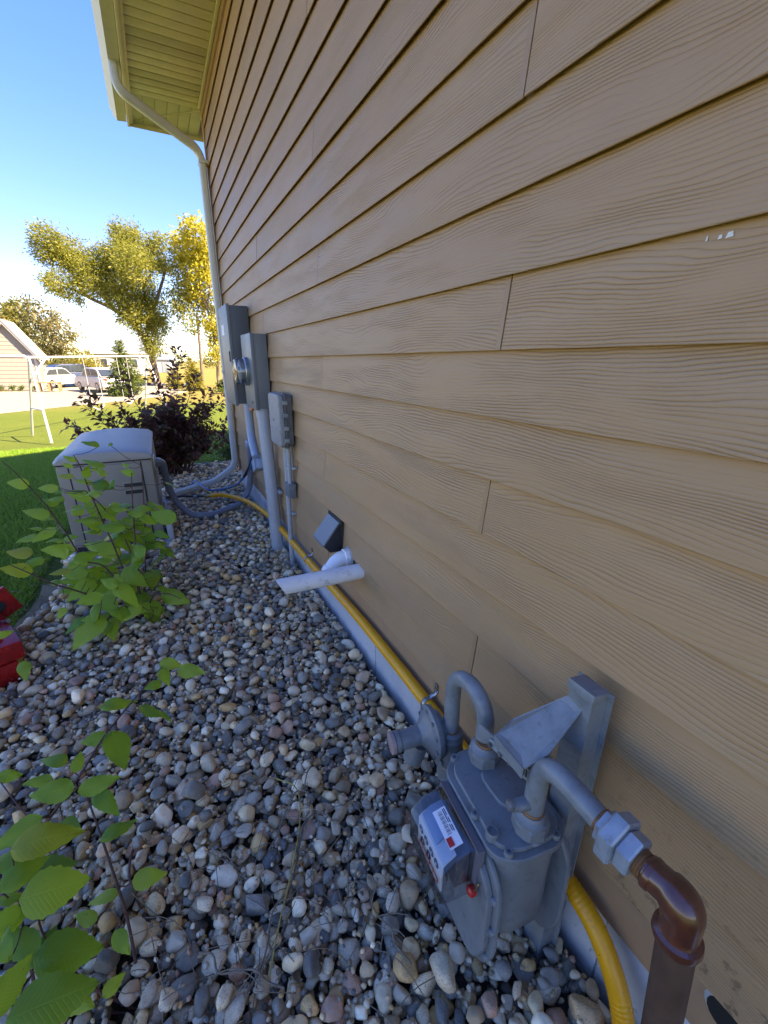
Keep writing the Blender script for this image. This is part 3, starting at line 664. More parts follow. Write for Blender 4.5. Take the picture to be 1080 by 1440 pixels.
# outlet run: over and towards the camera, union, then the brown elbow and drop
outp = empty('meter_outlet_pipe', (.55, .40, .56), 'grey bent pipe and hexagonal union leaving the gas meter', 'pipe')
ox = .553
op = fillet([outb+MU*.02, V3(ox, .402, .748), V3(ox, .262, .735)], .080, 10)
MB().tube(op, .0205, 18).build('pipe', M['mgrey2'], outp)
nut(outb, MU, .037, .030, 'swivel_nut', M['mgrey'], outp, 8)
MB().lathe(outb+MU*.028, MU, [(.034, 0), (.034, .010), (.027, .015), (.024, .022)], 20).build('collar', M['mgrey'], outp)
MB().lathe((ox-.016, .404, .628), (-1, .2, .08), [(.013, 0), (.013, .022), (.011, .025), (.011, .036), (.0, .036)], 14).build('test_port', M['mgrey'], outp)
nut((ox-.050, .413, .632), (-1, .2, .08), .011, .010, 'port_plug', M['bolt'], outp, 6)
UA = Vector((0, -1, -.02)).normalized(); UP = V3(ox, .272, .736)
M['union'] = paint('union_zinc_paint', (.33, .37, .40), .33, .3, var=.15, scale=25, dirt=(.26, .25, .22), bump=.08)
MB().lathe(UP, UA, [(.022, 0), (.029, .003), (.029, .014), (.025, .017)], 6).build('union_end', M['union'], outp, True, 20)
nut(UP+UA*.014, UA, .044, .026, 'union_nut', M['union'], outp, 6)
nut(UP+UA*.040, UA, .034, .024, 'union_tail', M['union'], outp, 6)
def m_wet(name, c1, c2, rough):
    m = N(name); co = m.world(); n1 = m.noise(co, 24, 5, .65); n2 = m.noise(m.world((1, 1, .25)), 60, 4, .7)
    c = m.mix(m.math('MULTIPLY', n2, .7), m.ramp(n1, [(.3, c1), (.7, c2)]), tuple(x*.5 for x in c1))
    m.set(color=c, rough=rough, spec=.5); m.bump(m.math('ADD', n2, n1), .12, .002); return m
w1 = m_wet('wet_brown_varnish', (.10, .022, .010), (.19, .048, .019), .36); w1.set(coat=.8, coatr=.10); M['wet'] = w1.m
M['brownpipe'] = m_wet('brown_rust_pipe', (.085, .040, .022), (.15, .078, .046), .6).m
M['thread'] = paint('rusty_thread', (.26, .11, .04), .7, var=.3, scale=60, bump=.4)
brown = empty('brown_pipe', (.55, .10, 0), 'brown wet looking steel elbow and riser pipe standing in front of the lowest siding', 'pipe')
e0 = UP+UA*.062
th = MB(); 
tp = [e0+UA*(.0012*i) for i in range(22)]; th.tube(tp, [.0205 if i % 3 else .0222 for i in range(22)], 18); th.build('thread', M['thread'], brown, True, 20)
e1 = e0+UA*.018
ec = V3(ox, .168, .730)
el = fillet([e1, V3(ox, .142, .742), V3(ox+.002, .138, .668)], [.085], 12)
ln_ = len(el); MB().tube(el, [.0255+.0035*math.sin(math.pi*i/(ln_-1)) if i > 1 else .0245 for i in range(ln_)], 24).build('elbow', M['wet'], brown)
ee = Vector(el[-1]); 
MB().lathe(ee+V3(0, .001, .016), (.012, -.06, -1), [(.026, 0), (.0315, .004), (.0325, .012), (.031, .018), (.026, .019)], 28).build('elbow_lip', M['wet'], brown)
MB().tube([ee+V3(0, 0, .01), V3(ox+.006, .112, .40), V3(ox+.014, .085, -.06)], .0252, 24).build('riser', M['brownpipe'], brown)
MB().lathe(e1+UA*-.002, UA, [(.0225, 0), (.0262, .003), (.0262, .010), (.0255, .012)], 24).build('elbow_collar', M['wet'], brown)

for c_, a_, r_, o_ in ((inb+MU*.049, MU, .0222, loop), (outb+MU*.049, MU, .0222, outp), (UP-UA*.004, UA, .0222, outp), (V3(lx, .706, .514), MU, .0222, loop)):
    MB().lathe(c_, a_, [(r_-.001, 0), (r_, .001), (r_-.0004, .002), (r_, .003), (r_-.0004, .004), (r_-.0015, .006)], 18).build('rusty_thread', M['thread'], o_)
# bracket: hat section post with triangular arm
brk = empty('meter_bracket', (.66, .41, 0), 'grey steel post and triangular arm holding the gas meter off the wall', 'bracket')
hat = [(-.040, .0), (-.029, .0), (-.026, -.040), (.026, -.040), (.029, .0), (.040, .0), (.040, .003), (.0265, .003), (.0235, -.037), (-.0235, -.037), (-.0265, .003), (-.040, .003)]
b = MB(); py = .412
b.prism([(.688+q, py-p) for p, q in hat], (0, 0, -.1), (1, 0, 0), (0, 1, 0), .955, 0); b.build('post', M['mgrey2'], brk, False)
MB().box((.668, py, .850), (.050, .060, .020), Euler((0, .18, 0)).to_matrix(), .003).build('post_cap', M['mgrey2'], brk)
arm = [(.528, .502, .716), (.523, .415, .716), (.566, .400, .744), (.648, .404, .812), (.648, .440, .820), (.578, .508, .729)]
b = MB(); n = len(arm); vs = [Vector(p) for p in arm]+[Vector(p)+V3(.002, 0, -.003) for p in arm]
b.add(vs, [tuple(range(n)), tuple(range(2*n-1, n-1, -1))]+[(i, (i+1) % n, n+(i+1) % n, n+i) for i in range(n)]); b.build('arm_plate', M['mgrey2'], brk, False)
b = MB(); b.add([(.528, .502, .716), (.523, .415, .716), (.523, .415, .690), (.528, .502, .690), (.525, .502, .716), (.520, .415, .716), (.520, .415, .690), (.525, .502, .690)], [(0, 1, 2, 3), (4, 5, 6, 7), (0, 1, 5, 4), (3, 2, 6, 7), (1, 2, 6, 5), (0, 3, 7, 4)]); b.build('arm_lip', M['mgrey2'], brk, False)
MB().box((.545, .485, .672), (.006, .150, .034), Matrix.Rotation(R(6.8), 3, 'Z'), .0015).build('pipe_bar', M['mgrey2'], brk)
MB().box((.538, .487, .674), (.006, .070, .020), Matrix.Rotation(R(6.8), 3, 'Z'), .002).build('clip', M['union'], brk)
for dy in (-.03, .0, .035): MB().lathe((.535-dy*.118, .487+dy*.8, .674), (-1, .1, 0), [(.006, 0), (.006, .006), (.0, .006)], 6).build('bolt', M['galv'], brk)
for dy in (-.062, -.069, -.076): MB().box((.5405-dy*.118, .487+dy*.85, .674), (.0035, .003, .018), None).build('slot', M['black'], brk)

# ------------------------------------------------------------------ yellow gas line along the foundation
def m_yellow():
    m = N('yellow_hose'); w = m.world(); n1 = m.noise(w, 9, 5, .6); n2 = m.noise(w, 55, 5, .75)
    c = m.ramp(n1, [(.3, (.88, .33, .006)), (.6, (.95, .39, .008)), (.8, (.96, .42, .018))])
    c = m.mix(m.math('MULTIPLY', m.ramp(n2, [(.62, (0, 0, 0)), (.70, (1, 1, 1))]), .7), c, (.12, .07, .03))
    m.set(color=c, rough=.36, spec=.5); return m.m
M['yellow'] = m_yellow()
yl = empty('yellow_gas_line', (.69, 1.5, .3), 'yellow flexible gas line running along the top of the foundation', 'gas line')
hp = [(.315, 4.47, .165), (.40, 4.44, .17), (.49, 4.33, .175), (.575, 4.13, .185), (.635, 3.90, .195), (.675, 3.62, .205), (.692, 3.3, .222), (.697, 2.8, .238), (.697, 2.3, .259), (.696, 1.65, .300), (.697, 1.22, .304), (.697, 1.0, .300), (.697, .80, .296), (.696, .60, .304), (.693, .47, .306), (.688, .37, .307), (.683, .29, .283), (.675, .22, .212), (.665, .175, .11), (.66, .155, .0), (.66, .15, -.08)]
path = spline(hp, 24); rr = []
acc = 0
for i, p in enumerate(path):
    acc += (p-path[i-1]).length if i else 0
    rr.append(.0216 + (.0009*(1 if (int(acc/.0058) % 2) else -1) if p.y < .62 else 0))
# fine ribs on the near stretch
fine = []; fr = []; acc = 0
for i in range(len(path)-1):
    a, b_ = path[i], path[i+1]; L_ = (b_-a).length; st = max(1, int(L_/(.0022 if a.y < .66 else .03)))
    for k in range(st): fine.append(a.lerp(b_, k/st))
fine.append(path[-1]); acc = 0
for i, p in enumerate(fine):
    acc += (p-fine[i-1]).length if i else 0
    fr.append(.0222 + (.0008*math.sin(acc/.0092*2*math.pi) if p.y < .66 else 0))
MB().tube(fine, fr, 14).build('hose', M['yellow'], yl, True, 60)
ytip = Vector(hp[0])
MB().tube([ytip, ytip+V3(-.05, .01, -.004), ytip+V3(-.06, .012, -.005)], [.017, .017, .012], 14).build('fitting', M['brass'], yl)
MB().tube([ytip+V3(-.055, .011, -.004), ytip+V3(-.13, .03, .0), ytip+V3(-.22, .05, .01), V3(-.09, 4.5, .19)], .011, 10).build('stub_pipe', M['black'], yl)
MB().lathe(ytip+V3(-.125, .028, -.003), (-1, .2, 0), [(.015, 0), (.018, .004), (.018, .03), (.015, .034)], 6).build('nut', M['bolt'], yl)
def clamp(y, xx, z, label):
    t = empty('pipe_strap', (xx, y, z), label, 'strap')
    pts = [V3(WX+.006, y-.01, z+.055), V3(WX+.004, y, z+.03), V3(xx+.012, y, z+.0275)] + [V3(xx+.0250*math.cos(a), y, z+.0250*math.sin(a)) for a in np.linspace(R(70), R(250), 9)]
    vs = []; fs = []
    for p in pts: vs += [p+V3(0, -.008, 0), p+V3(0, .008, 0)]
    for i in range(len(pts)-1): fs.append((2*i, 2*i+1, 2*i+3, 2*i+2))
    b = MB(); b.add(vs, fs); o = b.build('band', M['galv'], t, True, 60, False)
    md = o.modifiers.new('s', 'SOLIDIFY'); md.thickness = .0015
    MB().box((WX+.0035, y-.004, z+.062), (.003, .018, .034), None, .001).build('tab', M['galv'], t)
    MB().lathe((WX+.002, y-.004, z+.07), (-1, 0, 0), [(.005, 0), (.005, .003), (.0, .003)], 8).build('screw', M['bolt'], t)
clamp(1.0, .697, .300, 'galvanised strap on the yellow line just beyond the regulator')
clamp(2.42, .697, .255, 'galvanised strap on the yellow line beside the thin conduit')

# ------------------------------------------------------------------ white plastic pipes and dark vent hood
M['pvc'] = paint('white_pvc', (.80, .79, .76), .33, var=.05, dirt=(.52, .49, .44), scale=10, bump=.02)
pv = empty('pvc_pipe', (.7, 1.655, .52), 'straight white plastic pipe sticking out from the siding, slant cut end', 'pipe')
pa, pb = V3(WX+.02, 1.660, .516), V3(.350, 1.650, .530); ax = (pb-pa).normalized()
b = MB(); seg = 24; vs = []; up = (V3(0, 0, 1)-ax*ax.z).normalized(); sd = ax.cross(up)
for rad in (.037, .0325):
    for k in range(seg):
        a = 2*math.pi*k/seg; o_ = up*math.cos(a)*rad+sd*math.sin(a)*rad; vs += [pa+o_, pb+o_+ax*(.020*math.cos(a)+.0)]
fs = []
for k in range(seg):
    k2 = (k+1) % seg; fs += [(2*k, 2*k2, 2*k2+1, 2*k+1), (2*seg+2*k, 2*seg+2*k+1, 2*seg+2*k2+1, 2*seg+2*k2), (2*k+1, 2*k2+1, 2*seg+2*k2+1, 2*seg+2*k+1)]
b.add(vs, fs); b.build('tube', M['pvc'], pv, True, 40)
ov = empty('pvc_elbow', (.7, 1.775, .535), 'white plastic elbow turned downward out of the siding behind the straight pipe', 'pipe elbow')
ep = fillet([(WX+.02, 1.790, .535), (WX-.052, 1.790, .535), (WX-.095, 1.795, .475)], .05, 8)
MB().tube(ep, .040, 22).build('elbow', M['pvc'], ov)
MB().lathe((WX+.002, 1.790, .535), (-1, 0, 0), [(.046, 0), (.046, .024), (.043, .027), (.040, .027)], 24).build('socket', M['pvc'], ov)
MB().lathe(Vector(ep[-1])+V3(.012, 0, .014), (-.045, .003, -.06), [(.040, 0), (.045, .002), (.045, .03), (.036, .031), (.035, .005)], 24).build('mouth', M['pvc'], ov)
MB().lathe((WX+.003, 1.790, .535), (-1, 0, 0), [(.058, 0), (.052, .004), (.046, .006)], 18).build('sealant', paint('grey_caulk', (.30, .28, .26), .7, bump=.4, bscale=60, bdist=.004), ov)
vh = empty('vent_hood', (.7, 1.94, .55), 'slanted grey vent hood with black open side on the siding', 'vent hood')
M['hood'] = paint('slate_plastic', (.085, .095, .10), .45, var=.08)
y0, y1 = 1.875, 2.035; zt, zb = .690, .535
b = MB(); prof = [(WX-.004, zt), (WX-.012, zt+.002), (WX-.098, zb+.048), (WX-.100, zb+.038), (WX-.094, zb+.040), (WX-.010, zt-.008), (WX-.004, zt-.008)]
b.prism(prof, (0, y1, 0), (1, 0, 0), (0, 0, 1), y1-y0, .0006, 1); b.build('flap', paint('grey_hood_top', (.16, .175, .185), .4, var=.08), vh, False)
for yy in (y0+.002, y1-.006):
    b = MB(); b.prism([(WX-.004, zt-.004), (WX-.096, zb+.040), (WX-.062, zb), (WX-.004, zb)], (0, yy+.004, 0), (1, 0, 0), (0, 0, 1), .004); b.build('side', M['black'], vh, False)
MB().box2((WX-.006, y0-.012, zb-.010), (WX+.006, y1+.012, zt+.014), .002).build('base_plate', M['black'], vh)
for dz in (.0, .035, .07): MB().box2((WX-.045+dz*.2, y0+.006, zb+.01+dz), (WX-.01, y1-.006, zb+.014+dz)).build('louvre', M['hood'], vh, False)

# ------------------------------------------------------------------ electrical boxes, conduits
M['egrey'] = paint('enclosure_grey', (.16, .175, .185), .42, var=.06, scale=5, bump=.03)
M['egrey2'] = paint('enclosure_dark_grey', (.085, .095, .105), .42, var=.06, scale=5, bump=.03)
M['pvcgrey'] = paint('grey_conduit', (.37, .385, .395), .42, var=.06, scale=6, bump=.03)
M['pvcgrey2'] = paint('blue_grey_conduit', (.30, .36, .43), .42, var=.06, scale=6, bump=.03)
ba = empty('transfer_switch', (.64, 4.05, 1.12), 'tall dark grey electrical cabinet nearest the house corner', 'electrical box')
MB().box2((.578, 3.795, 1.118), (WX-.001, 4.24, 1.868), .004).build('enclosure', M['egrey2'], ba)
MB().box2((.556, 3.788, 1.105), (.582, 4.247, 1.878), .006).build('door', M['egrey'], ba)
MB().box2((.548, 3.81, 1.45), (.556, 3.83, 1.53), .002).build('latch', M['black'], ba)
MB().box2((.5545, 4.0, 1.66), (.5562, 4.14, 1.74)).build('notice', M['label'], ba, False)
for y in (3.86, 4.18): MB().lathe((.556, y, 1.80), (-1, 0, 0), [(.006, 0), (.006, .003), (0, .003)], 8).build('screw', M['bolt'], ba)
bb = empty('meter_socket', (.66, 3.38, 1.12), 'grey electric meter box with round glass meter on its front', 'electric meter')
MB().box2((.628, 3.215, 1.130), (WX-.001, 3.56, 1.636), .004).build('enclosure', M['egrey'], bb)
cv = MB(); cv.box2((.607, 3.208, 1.120), (.632, 3.567, 1.640), .005); cv = cv.build('cover', M['egrey'], bb)
MB().lathe((.609, 3.40, 1.385), (-1, 0, 0), [(.098, 0), (.100, .006), (.100, .026), (.094, .032)], 32).build('sealing_ring', M['galv'], bb)
def m_glass():
    m = N('meter_glass'); t = m.n('ShaderNodeBsdfTransparent'); g = m.n('ShaderNodeBsdfGlossy'); g.inputs['Roughness'].default_value = .05
    mx = m.n('ShaderNodeMixShader'); lw = m.n('ShaderNodeLayerWeight'); lw.inputs[0].default_value = .4; t.inputs[0].default_value = (.75, .78, .82, 1)
    m.L(m.math('ADD', m.math('MULTIPLY', lw.outputs['Fresnel'], .8), .06), mx.inputs[0]); m.L(t.outputs[0], mx.inputs[1]); m.L(g.outputs[0], mx.inputs[2]); m.L(mx.outputs[0], m.out.inputs[0]); return m.m
M['glass'] = m_glass()
MB().lathe((.580, 3.40, 1.385), (-1, 0, 0), [(.086, 0), (.086, .03), (.070, .034), (.0, .034)], 28).build('meter_body', paint('meter_face_grey', (.45, .46, .47), .45), bb)
MB().lathe((.581, 3.40, 1.385), (-1, 0, 0), [(.092, 0), (.091, .052), (.084, .064), (.060, .070), (.0, .071)], 32).build('glass_dome', M['glass'], bb)
MB().box2((.5455, 3.36, 1.39), (.5475, 3.44, 1.415)).build('display', M['black'], bb, False)
MB().lathe((.607, 3.30, 1.17), (-1, 0, 0), [(.008, 0), (.008, .012), (.0, .012)], 10).build('seal', M['bolt'], bb)
cp = MB().lathe((.640, 3.56, 1.122), (0, 0, -1), [(.012, 0), (.017, .01), (.017, .035), (.010, .04)], 12).build('ground_clamp', paint('copper_clamp', (.50, .19, .10), .45, .5), bb)
bc = empty('telecom_box', (.68, 2.82, .93), 'small grey rounded telecom box near the wall above two thin conduits', 'utility box')
def rbox(x0, x1, ya, yb, za, zb_, r, bev):
    b = MB(); pl = rounded([(ya, za), (yb, za), (yb, zb_), (ya, zb_)], r, 6); b.prism(pl, (x1, 0, 0), (0, 1, 0), (0, 0, 1), -(x1-x0), bev, 3); return b
M['tel'] = paint('weathered_grey_plastic', (.27, .275, .275), .55, var=.10, dirt=(.17, .16, .15), scale=18, bump=.15)
M['teld'] = paint('weathered_dark_plastic', (.12, .12, .12), .6, var=.10, scale=18, bump=.15)
rbox(.682, WX-.001, 2.66, 2.925, .940, 1.262, .03, .003).build('back_box', M['teld'], bc)
rbox(.672, .683, 2.648, 2.937, .930, 1.272, .034, .002).build('rim', M['teld'], bc)
rbox(.636, .673, 2.655, 2.93, .936, 1.266, .04, .016).build('lid', M['tel'], bc)
for z in (.985, 1.06, 1.14, 1.215): MB().box2((.660, 2.640, z-.012), (.690, 2.652, z+.012), .002).build('latch', M['tel'], bc)
MB().lathe((.637, 2.80, 1.10), (-1, 0, 0), [(.006, 0), (.006, .003), (0, .003)], 8).build('screw', M['black'], bc)

cd = empty('conduit', (.665, 3.28, 0), 'thick grey plastic conduit rising from the stones into the electric meter box', 'conduit')
MB().tube([(.662, 3.10, -.05), (.664, 3.17, .55), (.666, 3.262, 1.06), (.666, 3.275, 1.125)], .0465, 22).build('pipe', M['pvcgrey'], cd)
MB().tube([(.666, 3.262, 1.055), (.666, 3.275, 1.13)], .051, 22).build('coupling', M['pvcgrey'], cd)
MB().tube([(.664, 3.166, .505), (.664, 3.169, .535)], .0495, 22).build('strap', M['pvcgrey'], cd)
MB().box2((.700, 3.09, .508), (WX+.004, 3.25, .532), .002).build('strap_ear', M['pvcgrey'], cd)
tc = empty('thin_conduit', (.69, 2.78, 0), 'pair of thin grey conduits with a little grey box below the telecom box', 'conduit')
MB().tube([(.690, 2.80, -.05), (.690, 2.775, .66), (.690, 2.765, .935)], .0165, 14).build('pipe', M['pvcgrey'], tc)
MB().tube([(.692, 2.715, .66), (.692, 2.705, .935)], .0145, 14).build('pipe', M['pvcgrey'], tc)
MB().box2((.672, 2.68, .592), (WX, 2.80, .690), .004).build('junction_box', M['egrey'], tc)
for y, z in ((2.70, .80), (2.79, .46)):
    MB().tube([(.690, y, z-.008), (.690, y, z+.008)], .0195, 14).build('clip', M['pvcgrey'], tc)
    MB().box2((.700, y-.05, z-.007), (WX+.004, y-.01, z+.007), .001).build('clip_ear', M['pvcgrey'], tc)
MB().tube([(.705, 2.66, .95), (.708, 2.665, .8), (.708, 2.68, .69)], .004, 8).build('cable', M['teld'], tc)
lb = empty('bent_conduit', (.63, 3.6, .7), 'blue grey curved conduit with a fitting below the electric meter box', 'conduit')
MB().tube(spline([(.640, 3.70, 1.125), (.640, 3.70, .98), (.636, 3.66, .86), (.628, 3.54, .77), (.622, 3.455, .725)], 6), .034, 18).build('pipe', M['pvcgrey2'], lb)
MB().box((.628, 3.41, .675), (.075, .105, .085), Euler((R(-28), 0, 0)).to_matrix(), .016).build('fitting', M['pvcgrey2'], lb)
MB().box((.588, 3.41, .675), (.008, .112, .092), Euler((R(-28), 0, 0)).to_matrix(), .003).build('fitting_cover', M['pvcgrey2'], lb)
MB().tube([(.65, 3.41, .665), (WX+.01, 3.41, .665)], .030, 14).build('nipple', M['pvcgrey2'], lb)
M['lq'] = paint('grey_liquidtight', (.20, .22, .26), .4, var=.08, bump=.05)
lt = empty('flexible_conduit', (.4, 4.3, .1), 'thick grey flexible conduit looping from the wall down to the generator', 'flexible conduit')
MB().tube(spline([(.688, 4.10, .72), (.690, 4.14, .55), (.685, 4.22, .38), (.655, 4.26, .22), (.55, 4.24, .115), (.42, 4.18, .09), (.26, 4.10, .085), (.11, 4.10, .115), (.0, 4.16, .24), (-.045, 4.12, .40), (-.055, 4.0, .56), (-.06, 3.90, .65), (-.10, 3.84, .685), (-.16, 3.82, .69)], 8), .029, 16).build('conduit', M['lq'], lt)
MB().lathe((.688, 4.10, .70), (0, -.05, 1), [(.035, 0), (.040, .01), (.040, .05), (.033, .06)], 8).build('connector', M['pvcgrey2'], lt)
MB().lathe((-.075, 3.87, .668), (-1, -.5, .35), [(.034, 0), (.038, .006), (.038, .03), (.032, .036)], 8).build('connector', M['lq'], lt)
M['bluec'] = paint('blue_cable', (.035, .16, .36), .45, var=.08)
bl = empty('blue_cable', (.4, 4.7, .2), 'thin blue cable running from the wall around the downspout extension', 'cable')
MB().tube(spline([(.700, 4.02, .66), (.68, 4.12, .50), (.64, 4.32, .36), (.58, 4.50, .24), (.46, 4.70, .155), (.335, 4.73, .15), (.265, 4.90, .17), (.22, 5.06, .18), (.16, 5.12, .12)], 7), .011, 10).build('cable', M['bluec'], bl)
MB().tube(spline([(.706, 4.02, .70), (.69, 4.06, .60), (.67, 4.16, .48), (.64, 4.30, .37)], 6), .015, 10).build('sleeve', M['black'], bl)
MB().box((.705, 4.03, .715), (.03, .05, .05), None, .006).build('plug', M['black'], bl)
# ------------------------------------------------------------------ standby generator on its pad
M['gbeige'] = paint('generator_beige', (.285, .245, .19), .42, var=.05, scale=5, bump=.04)
M['glid'] = paint('generator_lid', (.36, .315, .255), .42, var=.05, scale=5, bump=.03)
M['padm'] = paint('composite_pad', (.44, .45, .455), .6, var=.08, scale=8, bump=.2, bscale=60)
gen = empty('generator', (-.43, 4.3, .05), 'beige standby generator with rounded lid standing on a pale pad', 'generator')
gx0, gx1, gy0, gy1 = -.735, -.122, 3.66, 4.93
MB().box2((gx0-.05, gy0-.13, -.03), (gx1+.065, gy1+.08, .062), .012).build('pad', M['padm'], gen)
MB().box2((gx0+.015, gy0+.02, .0625), (gx1-.015, gy1-.02, .11)).build('base_frame', M['black'], gen, False)
MB().box2((gx0, gy0, .105), (gx1, gy1, .742), .03).build('body', M['gbeige'], gen)
b = MB(); pr = [(gx0-.006, .750), (gx0-.006, .775), (gx0+.03, .806), (gx0+.15, .828), (-.43, .838), (gx1-.15, .828), (gx1-.03, .812), (gx1+.006, .785), (gx1+.006, .750)]
vs = []; fs = []; m_ = len(pr)
for y, dz, sx in ((gy0-.012, -.030, .96), (gy0-.008, -.018, .985), (gy0+.03, -.006, 1), (gy0+.16, 0, 1), (gy1-.16, 0, 1), (gy1-.03, -.006, 1), (gy1+.010, -.03, .97)):
    for x, z in pr: vs.append((-.43+(x+.43)*sx, y, max(.750, z+dz) if z > .755 else z))
ny_ = 7
for j in range(ny_-1):
    for k in range(m_): fs.append((j*m_+k, j*m_+(k+1) % m_, (j+1)*m_+(k+1) % m_, (j+1)*m_+k))
fs += [tuple(range(m_)), tuple(range((ny_-1)*m_, ny_*m_))]
b.add(vs, fs); b.build('lid', M['glid'], gen, True, 40)
MB().box2((gx0+.006, gy0+.006, .738), (gx1-.006, gy1-.006, .752)).build('lid_gap', M['black'], gen, False)
fp = MB(); fp.box2((gx0+.085, gy0-.010, .135), (gx1-.085, gy0+.01, .725), .006); fp = fp.build('end_panel', M['gbeige'], gen)
for x in (gx0+.078, gx1-.078): MB().box2((x-.004, gy0-.003, .13), (x+.004, gy0+.01, .73)).build('seam', M['black'], gen, False)
for (xa, xb, z) in ((-.335, -.215, .545), (-.335, -.215, .490), (-.62, -.50, .300), (-.62, -.50, .250), (-.335, -.215, .300), (-.335, -.215, .250)):
    MB().box2((xa-.010, gy0-.014, z-.010), (xb+.010, gy0-.008, z+.038), .004).build('louvre_frame', M['gbeige'], fp)
    MB().box2((xa, gy0-.0155, z), (xb, gy0-.006, z+.028), .002).build('louvre_opening', M['black'], fp, False)
for z in (.30, .55): MB().box2((gx1-.002, gy0+.20, z-.06), (gx1+.005, gy1-.2, z+.06), .003).build('side_panel', M['gbeige'], gen)
MB().box2((gx1-.001, gy0+.12, .60), (gx1+.014, gy0+.24, .74), .004).build('cable_entry', M['galv'], gen)
for z in (.18, .30, .42, .54, .66): MB().lathe((gx1+.001, gy0+.045, z), (1, 0, 0), [(.007, 0), (.007, .004), (0, .004)], 10).build('screw', M['bolt'], gen)
MB().box2((gx1+.02, gy0-.02, .055), (gx1+.064, gy0+.35, .26), .006).build('service_cover', M['padm'], gen)

# ------------------------------------------------------------------ red machine at the left edge
RS = 0.93
rm = empty('red_machine', (-.95, 2.35, 0), 'red painted steel machine corner with black holes at the left edge of the stones', 'machine')
M['redm'] = paint('red_machine_paint', (.42, .012, .010), .26, var=.12, dirt=(.14, .02, .015), scale=16, bump=.05)
def yrot(b_, c, ang): return b_
rr_ = Matrix.Rotation(R(24), 3, 'Z')
MB().box((-1.02, 2.38, .205), (.44, .62, .10), rr_, .018).build('deck', M['redm'], rm)
MB().box((-1.00, 2.34, .10), (.36, .54, .11), rr_, .01).build('frame', M['redm'], rm)
up_ = MB(); up_.box((-.868, 2.56, .285), (.16, .022, .16), Matrix.Rotation(R(30), 3, 'Z') @ Matrix.Rotation(R(-20), 3, 'Y'), .006); up_.build('bracket', M['redm'], rm)
lo_ = MB(); lo_.box((-.815, 2.33, .20), (.020, .20, .19), Matrix.Rotation(R(18), 3, 'Z'), .006); lo_.build('side_plate', M['redm'], rm)
for c_, ax_ in (((-.862, 2.546, .285), (.5, -.86, 0)), ((-.803, 2.36, .22), (1, .3, 0))):
    MB().lathe(c_, ax_, [(.032, -.002), (.032, .003), (.026, .004), (.0, .0035)], 20).build('hole', M['black'], rm)
MB().tube([(-.90, 2.47, .255), (-.84, 2.44, .24), (-.79, 2.40, .265)], .011, 10).build('pin', M['galv'], rm)
MB().tube(spline([(-.87, 2.49, .26), (-.86, 2.46, .225), (-.82, 2.42, .225), (-.80, 2.40, .25)], 6), .003, 6).build('pin_clip', M['galv'], rm)
MB().lathe((-.98, 2.02, .09), (.9, .4, 0), [(.075, -.03), (.09, -.02), (.09, .02), (.075, .03), (.03, .03), (.03, .034), (0, .034)], 22).build('wheel', M['black'], rm)

for o_ in [rm]: o_.scale = (RS, RS, RS); o_.location = (-.965, 2.37, 0)
